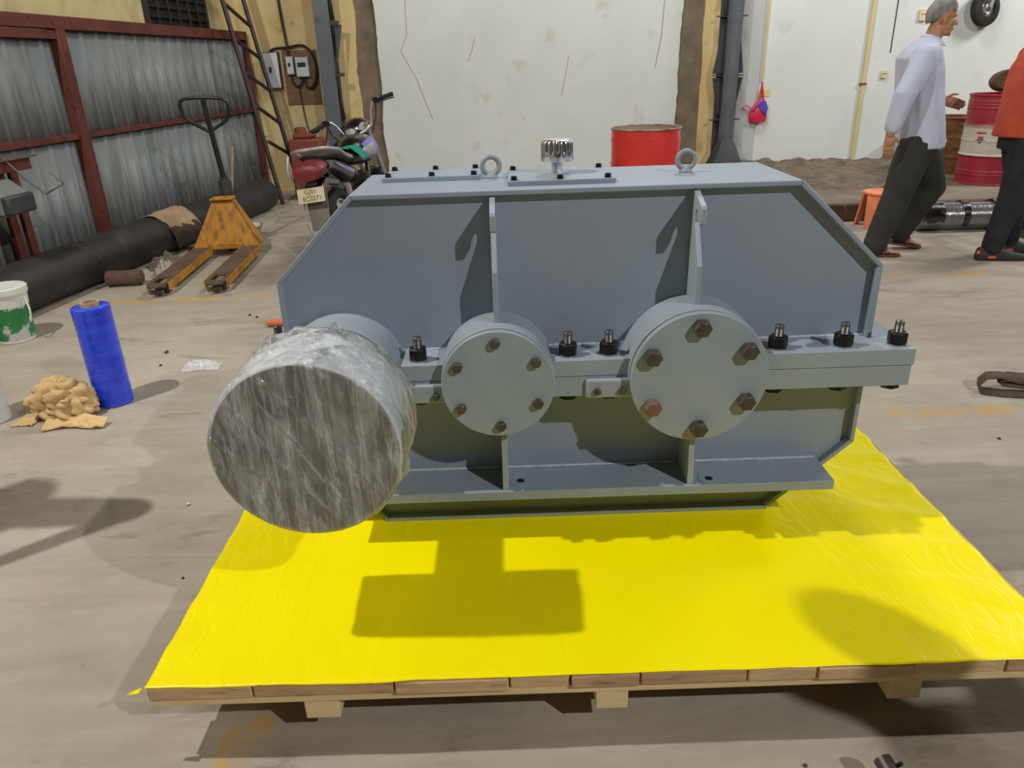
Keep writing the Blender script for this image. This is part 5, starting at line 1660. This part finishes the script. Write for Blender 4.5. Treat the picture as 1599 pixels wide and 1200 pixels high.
def head(b, c, yaw, pitch, s=1.0):
    """skull, jaw, nose, brow, lips and ears; face looks along +x before rotation"""
    R = Matrix.Rotation(yaw, 3, 'Z') @ Matrix.Rotation(pitch, 3, 'Y')
    c = Vector(c)
    def T(p): return c + R @ (Vector(p) * s)
    def E(p, r, rot=(0, 0, 0)):
        tmp = MB()
        tmp.ell((0, 0, 0), [q * s for q in r], rot, 16, 12)
        b.add([T(p) + R @ Vector(q) for q in tmp.v], tmp.f)
    E((-0.010, 0, 0.030), (0.098, 0.076, 0.090))          # cranium
    E((0.030, 0, -0.025), (0.062, 0.062, 0.085))          # face
    E((0.045, 0, -0.078), (0.044, 0.046, 0.036))          # jaw and chin
    E((0.078, 0, -0.096), (0.017, 0.020, 0.016))          # chin
    E((0.076, 0, 0.022), (0.018, 0.050, 0.012))           # brow
    tmp = MB()
    tmp.tube([T((0.084, 0, 0.012)), T((0.100, 0, -0.012)), T((0.110, 0, -0.026))], [0.008 * s, 0.010 * s, 0.0125 * s], 8)
    b.add(tmp.v, tmp.f)
    E((0.108, 0, -0.027), (0.012, 0.011, 0.010))
    for s_ in (-1, 1):
        E((0.098, s_ * 0.012, -0.030), (0.010, 0.007, 0.007))
        E((0.062, s_ * 0.042, -0.020), (0.022, 0.020, 0.020))   # cheek
        E((-0.004, s_ * 0.076, -0.012), (0.018, 0.008, 0.030), (0, -0.2, 0))  # ear
    E((0.088, 0, -0.060), (0.012, 0.022, 0.007))          # lips
    E((0.086, 0, -0.070), (0.011, 0.019, 0.007))
    return T, R

def face_parts(T, R, s, parent):
    for s_ in (-1, 1):
        e = MB().ell(T((0.078, s_ * 0.030, 0.003)), (0.010 * s, 0.012 * s, 0.008 * s), None, 12, 8).build('eye', M_eyew, parent, ang=60)
        MB().ell(T((0.087, s_ * 0.030, 0.003)), (0.0035 * s, 0.005 * s, 0.005 * s), None, 10, 8).build('pupil', M_hairb, e, ang=60)
    MB().ell(T((0.0915, 0, -0.065)), (0.010 * s, 0.021 * s, 0.0035 * s), None, 12, 8).build('mouth', M_lip, parent, ang=60)

def hair_cap(T, R, s, mat, parent, back_drop=0.055):
    """hair as a shell: skull ellipsoid cut at the hairline"""
    rings_ = []
    n = 28
    for j in range(11):
        t = pi * 0.62 * j / 10
        rg = []
        for i in range(n):
            p = 2 * pi * i / n
            # forehead stays bare, nape is covered
            fr = max(0.0, cos(p))
            sd_ = max(0.0, 1 - abs(p % pi - pi / 2) / 0.7)
            tt = t * (1 - 0.30 * fr - 0.10 * sd_)
            r_ = (0.108, 0.085, 0.103)
            jig = (1 + 0.035 * nz3(cos(p) * 3, sin(p) * 3, j * 0.35)) * (1 - 0.16 * (j / 10) ** 4)
            q = Vector((-0.010 + r_[0] * sin(tt) * cos(p) * jig, r_[1] * sin(tt) * sin(p) * jig, 0.033 + r_[2] * cos(tt) * jig))
            if cos(p) < 0: q.z -= back_drop * (j / 10) ** 2 * (-cos(p))
            rg.append(T(q))
        rings_.append(rg)
    o = MB().loft(rings_, cap=False).build('hair', mat, parent, ang=80)
    md = o.modifiers.new('t', 'SOLIDIFY'); md.thickness = 0.008 * s; md.offset = -1
    return o

def person(loc, label):
    return thing('person', label, 'person', loc)

# --- walking man, grey hair, pale blue shirt, seen from his right side, heading right
m1 = person((3.0, 5.7, 0), 'grey-haired person in pale blue shirt and dark trousers walking to the right')
def q1(x, y, z): return Vector((x - 3.0, y - 5.7, z))
HS1 = 0.98
body = MB()
T1, R1 = head(body, q1(3.075, 5.70, 1.645), radians(-8), radians(9), HS1)
limb(body, [q1(3.015, 5.70, 1.43), q1(3.03, 5.70, 1.50), q1(3.05, 5.70, 1.575)], [0.062, 0.057, 0.055])
body.loft([ring(q1(3.06, 5.7, 0.80), 0.11, 0.155), ring(q1(3.05, 5.7, 0.95), 0.115, 0.15), ring(q1(3.02, 5.7, 1.15), 0.11, 0.155), ring(q1(2.99, 5.7, 1.33), 0.115, 0.17), ring(q1(2.99, 5.7, 1.43), 0.08, 0.14), ring(q1(3.0, 5.7, 1.46), 0.05, 0.08)])
nA, nE, nW = q1(2.925, 5.53, 1.40), q1(2.785, 5.47, 1.155), q1(2.735, 5.48, 0.905)
limb(body, [nA, nE, nW], [0.050, 0.041, 0.029])
hand(body, nW - Vector((0, 0, 0.005)), (0.10, 0.02, -1), (0.25, 1, 0.1), (1, 0.0, 0), 0.19, 0.30)
fA, fE, fW = q1(3.05, 5.87, 1.40), q1(3.12, 5.97, 1.16), q1(3.34, 5.98, 1.09)
limb(body, [fA, fE, fW], [0.050, 0.041, 0.029])
hand(body, fW, (1, 0.0, -0.25), (0.1, -1, -0.3), (0.2, 0, 1), 0.18, 0.35)
nH, nK, nF = q1(3.01, 5.61, 0.84), q1(2.925, 5.60, 0.46), q1(2.80, 5.58, 0.085)
fH, fK, fF = q1(3.12, 5.79, 0.84), q1(3.28, 5.80, 0.47), q1(3.085, 5.80, 0.115)
for H_, K_, F_ in ((nH, nK, nF), (fH, fK, fF)):
    limb(body, [H_, K_, K_.lerp(F_, 0.35), F_], [0.082, 0.055, 0.052, 0.037])
def bare_foot(b, ankle, yaw, pitch=0.0):
    R = Matrix.Rotation(yaw, 3, 'Z') @ Matrix.Rotation(pitch, 3, 'Y')
    a = Vector(ankle)
    for p, r in (((-0.03, 0, -0.035), (0.034, 0.030, 0.032)), ((0.03, 0, -0.025), (0.05, 0.031, 0.034)), ((0.09, 0, -0.042), (0.05, 0.036, 0.022)), ((0.135, 0, -0.05), (0.035, 0.042, 0.016))):
        b.ell(a + R @ Vector(p), r, (0, pitch, yaw), 14, 10)
    for k in range(5):
        y = -0.032 + 0.016 * k
        b.ell(a + R @ Vector((0.172 - 0.006 * k, y, -0.053)), (0.018, 0.0078 if k else 0.011, 0.009), (0, pitch, yaw), 8, 6)
    return R
Rn = bare_foot(body, nF, radians(-10))
Rf = bare_foot(body, fF, radians(-8), radians(8))
fused(body, 'body', M_skin, m1, 0.0055, 4, 0.5)
face_parts(T1, R1, HS1, m1)
hair_cap(T1, R1, HS1, M_hair, m1)
# shirt
sh = MB()
yw = radians(-6)
def folds(rg, k, amp=0.006):
    c = sum(rg, Vector()) / len(rg)
    return [p + (p - c).normalized() * (amp * nz3(i * 0.75, k * 1.7) + amp * 0.6 * sin(i * 1.9 + k)) for i, p in enumerate(rg)]
secs = [(3.055, 0.785, 0.178, 0.215), (3.05, 0.84, 0.176, 0.212), (3.04, 0.95, 0.168, 0.205), (3.02, 1.08, 0.160, 0.198), (3.00, 1.20, 0.158, 0.198), (2.985, 1.31, 0.155, 0.205), (2.965, 1.39, 0.145, 0.20), (2.975, 1.45, 0.115, 0.17), (2.995, 1.495, 0.082, 0.105), (3.01, 1.52, 0.066, 0.075)]
sh.loft([folds(ring(q1(x, 5.7, z), a, c_, 32, yw), k, 0.009 if z < 1.25 else 0.003) for k, (x, z, a, c_) in enumerate(secs)])
limb(sh, [nA + Vector((0.0, 0.02, 0.005)), nA.lerp(nE, 0.5), nE, nE.lerp(nW, 0.55), nE.lerp(nW, 0.80)], [0.082, 0.078, 0.074, 0.064, 0.058])
limb(sh, [fA + Vector((0, -0.02, 0.005)), fA.lerp(fE, 0.5), fE, fE.lerp(fW, 0.25)], [0.075, 0.068, 0.062, 0.056])
# front shirt tail kicked forward
sh.loft([[q1(3.19, 5.62, 0.92), q1(3.21, 5.72, 0.92), q1(3.19, 5.73, 0.91), q1(3.17, 5.63, 0.91)],
         [q1(3.215, 5.60, 0.84), q1(3.245, 5.70, 0.85), q1(3.22, 5.72, 0.84), q1(3.19, 5.62, 0.83)],
         [q1(3.19, 5.60, 0.77), q1(3.275, 5.69, 0.82), q1(3.255, 5.71, 0.81), q1(3.17, 5.62, 0.77)]])
fused(sh, 'shirt', M_shirt, m1, 0.010, 3, 0.5)
# collar
col_ = MB()
def collar(u, v):
    a = 2 * pi * (u * 0.86 + 0.07)
    r_ = 0.064 + 0.030 * v
    return q1(3.022 + r_ * 1.02 * cos(a) + 0.012 * v, 5.70 + r_ * 0.98 * sin(a), 1.530 - 0.055 * v + 0.022 * (-cos(a)) * 0.8)
o = col_.grid(32, 4, collar).build('collar', M_shirt, m1, ang=60)
o.modifiers.new('t', 'SOLIDIFY').thickness = 0.003
o = MB().lathe(nW + Vector((0, 0, 0.015)), (nE - nW).normalized(), [(0, 0.031), (0.0, 0.0335), (0.008, 0.0335), (0.008, 0.031)], 20, close=True).build('wrist_thread', M_ered, m1)
# trousers
tr_ = MB()
tr_.loft([folds(ring(q1(3.06, 5.7, 0.72), 0.125, 0.165, 24), 2), folds(ring(q1(3.065, 5.7, 0.82), 0.13, 0.172, 24), 3), ring(q1(3.06, 5.7, 0.92), 0.125, 0.165, 24), ring(q1(3.055, 5.7, 0.97), 0.12, 0.16, 24)])
limb(tr_, [nH + Vector((0, 0, -0.02)), nH.lerp(nK, 0.55), nK, nK.lerp(nF, 0.5), nF + Vector((0.005, 0, -0.002))], [0.128, 0.120, 0.105, 0.094, 0.086])
limb(tr_, [fH + Vector((0, 0, -0.02)), fH.lerp(fK, 0.55), fK, fK.lerp(fF, 0.5), fF + Vector((0.01, 0, 0.01))], [0.128, 0.122, 0.106, 0.092, 0.082])
fused(tr_, 'trousers', M_trou, m1, 0.011, 4, 0.5)
def sandal(R, ankle, name):
    a = Vector(ankle)
    out = [(-0.075, -0.03), (-0.075, 0.03), (0.0, 0.036), (0.10, 0.048), (0.17, 0.044), (0.20, 0.02), (0.195, -0.03), (0.15, -0.046), (0.08, -0.044), (0.0, -0.034)]
    so_ = MB().prism([a + R @ Vector((x, y, -0.083)) for x, y in out], R @ Vector((0, 0, 0.018))).build(name, M_sand, m1, bevel=0.003)
    MB().tube([a + R @ Vector((0.06, -0.045, -0.06)), a + R @ Vector((0.09, -0.02, -0.016)), a + R @ Vector((0.09, 0.02, -0.016)), a + R @ Vector((0.06, 0.048, -0.06))], 0.011, 8).build('strap', M_sand, so_, ang=60)
sandal(Rn, nF, 'sandal')
sandal(Rf, fF, 'sandal')

# --- standing person at the right edge, orange-red tee shirt
m2 = person((3.66, 5.42, 0), 'person in orange-red tee shirt and black jeans cut off by the right edge')
def q2(x, y, z): return Vector((x - 3.66, y - 5.42, z))
body = MB()
T2, R2 = head(body, q2(3.76, 5.44, 1.625), radians(-25), radians(6), 0.98)
limb(body, [q2(3.70, 5.44, 1.41), q2(3.715, 5.44, 1.48), q2(3.735, 5.44, 1.56)], [0.064, 0.059, 0.056])
body.loft([ring(q2(3.64, 5.42, 0.86), 0.11, 0.155), ring(q2(3.63, 5.42, 1.0), 0.115, 0.15), ring(q2(3.63, 5.42, 1.18), 0.115, 0.16), ring(q2(3.65, 5.43, 1.33), 0.12, 0.17), ring(q2(3.67, 5.43, 1.42), 0.08, 0.14), ring(q2(3.68, 5.43, 1.45), 0.05, 0.08)])
a2, e2, w2 = q2(3.655, 5.24, 1.37), q2(3.66, 5.17, 1.10), q2(3.715, 5.16, 0.86)
limb(body, [a2, e2, w2], [0.052, 0.043, 0.030])
hand(body, w2, (0.15, 0.05, -1), (0.2, 1, 0.1), (1, 0, 0), 0.19, 0.35)
a3, e3, w3 = q2(3.68, 5.61, 1.37), q2(3.75, 5.66, 1.10), q2(3.92, 5.60, 0.95)
limb(body, [a3, e3, w3], [0.052, 0.043, 0.030])
hand(body, w3, (1, -0.2, -0.3), (0, -1, 0.2), (0.1, 0.2, 1), 0.18, 0.35)
h2, k2, f2 = q2(3.645, 5.34, 0.88), q2(3.62, 5.34, 0.48), q2(3.565, 5.36, 0.10)
h3, k3, f3 = q2(3.66, 5.50, 0.88), q2(3.76, 5.52, 0.48), q2(3.82, 5.56, 0.10)
for H_, K_, F_ in ((h2, k2, f2), (h3, k3, f3)):
    limb(body, [H_, K_, K_.lerp(F_, 0.35), F_], [0.085, 0.058, 0.053, 0.038])
    body.ell(F_ + Vector((0.05, 0, -0.055)), (0.10, 0.035, 0.03), None, 14, 8)
fused(body, 'body', M_skin, m2, 0.006, 4, 0.5)
face_parts(T2, R2, 0.98, m2)
hair_cap(T2, R2, 0.98, M_hairb, m2)
sh = MB()
secs = [(3.64, 0.865, 0.178, 0.20), (3.64, 0.92, 0.172, 0.198), (3.63, 1.02, 0.156, 0.19), (3.625, 1.12, 0.146, 0.188), (3.635, 1.22, 0.146, 0.195), (3.65, 1.32, 0.142, 0.20), (3.665, 1.39, 0.115, 0.185), (3.68, 1.43, 0.085, 0.13), (3.69, 1.45, 0.07, 0.09)]
sh.loft([folds(ring(q2(x, 5.43, z), a, c_, 32), k + 5, 0.006 if z < 1.25 else 0.002) for k, (x, z, a, c_) in enumerate(secs)])
limb(sh, [a2 + Vector((0, 0.02, 0.01)), a2.lerp(e2, 0.35), a2.lerp(e2, 0.7)], [0.078, 0.074, 0.070])
limb(sh, [a3 + Vector((0, -0.02, 0.01)), a3.lerp(e3, 0.35), a3.lerp(e3, 0.7)], [0.078, 0.074, 0.070])
fused(sh, 'tee_shirt', M_tee, m2, 0.010, 3, 0.5)
tr_ = MB()
tr_.loft([ring(q2(3.64, 5.42, 0.78), 0.13, 0.17, 24), ring(q2(3.64, 5.42, 0.88), 0.13, 0.17, 24), ring(q2(3.635, 5.42, 0.97), 0.122, 0.16, 24)])
limb(tr_, [h2, h2.lerp(k2, 0.55), k2, k2.lerp(f2, 0.5), f2 + Vector((0, 0, 0.0))], [0.118, 0.106, 0.092, 0.080, 0.072])
limb(tr_, [h3, h3.lerp(k3, 0.55), k3, k3.lerp(f3, 0.5), f3 + Vector((0, 0, 0.0))], [0.108, 0.094, 0.080, 0.072, 0.064])
fused(tr_, 'jeans', M_jean, m2, 0.011, 4, 0.5)
for F_ in (f2, f3):
    R = Matrix.Rotation(radians(-8), 3, 'Z')
    b = MB()
    rings = []
    for x, wy, z1 in ((-0.10, 0.02, 0.07), (-0.09, 0.038, 0.095), (-0.03, 0.044, 0.105), (0.05, 0.046, 0.095), (0.12, 0.050, 0.068), (0.19, 0.050, 0.052), (0.235, 0.036, 0.042), (0.25, 0.015, 0.030)):
        c = F_ * 1.0
        rg = []
        for i in range(16):
            t_ = 2 * pi * i / 16
            zz = 0.018 + (z1 - 0.018) * max(0, sin(t_)) if sin(t_) > 0 else 0.018 - 0.014 * (1 if sin(t_) < -0.3 else 0)
            p = R @ Vector((x, wy * cos(t_), 0))
            rg.append(Vector((c.x + p.x, c.y + p.y, zz)))
        rings.append(rg)
    so_ = b.loft(rings).build('trainer', M_shoe, m2, ang=50)
    for x, y_, sx, sz, zc in ((-0.095, -0.028, 0.014, 0.016, 0.060), (0.0, -0.043, 0.036, 0.010, 0.028)):
        p = R @ Vector((x, y_, 0))
        MB().ell((F_.x + p.x, F_.y + p.y, zc), (sx, 0.008, sz), None, 12, 8).build('orange_patch', M_sho, so_, ang=60)

# ------------------------------------------------------------------ two unseen bystanders added outside the frame for their shade: the light
# throws their shadows across the floor and the near end of the pallet
M_kur = pm('grey_work_shirt', (96, 100, 108), (110, 114, 122), 6, rough=0.9, bump=0.2, bscale=9)
M_khaki = pm('khaki_work_trousers', (92, 84, 68), (106, 98, 82), 6, rough=0.9, bump=0.2, bscale=9)
def bystander(loc, yaw, label, elbow_l, wrist_l, elbow_r, wrist_r, s=1.0):
    t_ = thing('person', label, 'person', loc, (0, 0, yaw))
    V = lambda x, y, z: Vector((x, y, z)) * s
    bd_ = MB()
    T_, R_ = head(bd_, V(0.02, 0, 1.60), 0, radians(6), s)
    limb(bd_, [V(-0.02, 0, 1.38), V(0.0, 0, 1.50)], [0.062 * s, 0.056 * s])
    bd_.loft([ring(V(0, 0, 0.85), 0.11, 0.16), ring(V(0, 0, 1.0), 0.11, 0.15), ring(V(-0.01, 0, 1.28), 0.12, 0.17), ring(V(-0.02, 0, 1.40), 0.07, 0.12)])
    sl_, sr_ = V(-0.02, 0.19, 1.36), V(-0.02, -0.19, 1.36)
    for S_, E_, W_, th_ in ((sl_, V(*elbow_l), V(*wrist_l), (0, -1, 0)), (sr_, V(*elbow_r), V(*wrist_r), (0, 1, 0))):
        limb(bd_, [S_, E_, W_], [0.05, 0.043, 0.030])
        hand(bd_, W_, (W_ - E_), Vector((0.3, 0.1, -1)), Vector(th_), 0.18, 0.4)
    feet = []
    for y in (0.10, -0.10):
        limb(bd_, [V(0, y, 0.86), V(0.02, y, 0.47), V(0, y * 1.2, 0.09)], [0.085, 0.058, 0.038])
        bd_.ell(V(0.06, y * 1.2, 0.04), (0.11, 0.04, 0.038), None, 14, 8)
    fused(bd_, 'body', M_skin, t_, 0.0065, 4, 0.5)
    face_parts(T_, R_, s, t_)
    hair_cap(T_, R_, s, M_hairb, t_)
    sh_ = MB()
    sh_.loft([folds(ring(V(x, 0, z), a, c_, 28), k, 0.004) for k, (x, z, a, c_) in enumerate(((0, 0.80, 0.15, 0.20), (0, 1.0, 0.145, 0.19), (-0.01, 1.2, 0.145, 0.195), (-0.015, 1.32, 0.13, 0.20), (-0.02, 1.40, 0.09, 0.14), (-0.01, 1.43, 0.065, 0.075)))])
    for S_, E_ in ((sl_, V(*elbow_l)), (sr_, V(*elbow_r))):
        limb(sh_, [S_, S_.lerp(E_, 0.5), S_.lerp(E_, 0.9)], [0.075, 0.070, 0.066])
    fused(sh_, 'shirt', M_kur, t_, 0.011, 3, 0.5)
    tr2 = MB()
    tr2.loft([ring(V(0, 0, 0.76), 0.125, 0.17, 24), ring(V(0, 0, 0.95), 0.12, 0.16, 24)])
    for y in (0.10, -0.10):
        limb(tr2, [V(0, y, 0.85), V(0.02, y, 0.47), V(0, y * 1.2, 0.10)], [0.11, 0.085, 0.07])
        sh2 = MB().loft([[V(x, y * 1.2 + w_ * cos(2 * pi * i / 14), max(0.004, 0.02 + (h_ - 0.02) * sin(2 * pi * i / 14))) for i in range(14)] for x, w_, h_ in ((-0.09, 0.03, 0.08), (-0.02, 0.045, 0.10), (0.08, 0.05, 0.085), (0.16, 0.048, 0.06), (0.20, 0.02, 0.04))])
        sh2.build('shoe', M_shoe, t_, ang=50)
    fused(tr2, 'trousers', M_khaki, t_, 0.012, 3, 0.5)
    return t_
# facing -x: his left side points to -y ... arms akimbo reaching out towards the gearbox
bystander((-2.34, 2.15, 0), radians(90), 'person standing left of the frame with one elbow stuck out', (0.02, 0.42, 1.14), (0.12, 0.24, 0.98), (0.0, -0.52, 1.16), (-0.22, -0.30, 1.02))
bystander((1.92, 0.10, 0), radians(128), 'unseen person added beyond the right edge to shade the pallet', (0.0, 0.46, 1.20), (0.14, 0.22, 1.02), (0.0, -0.46, 1.20), (0.14, -0.22, 1.02), 1.03)
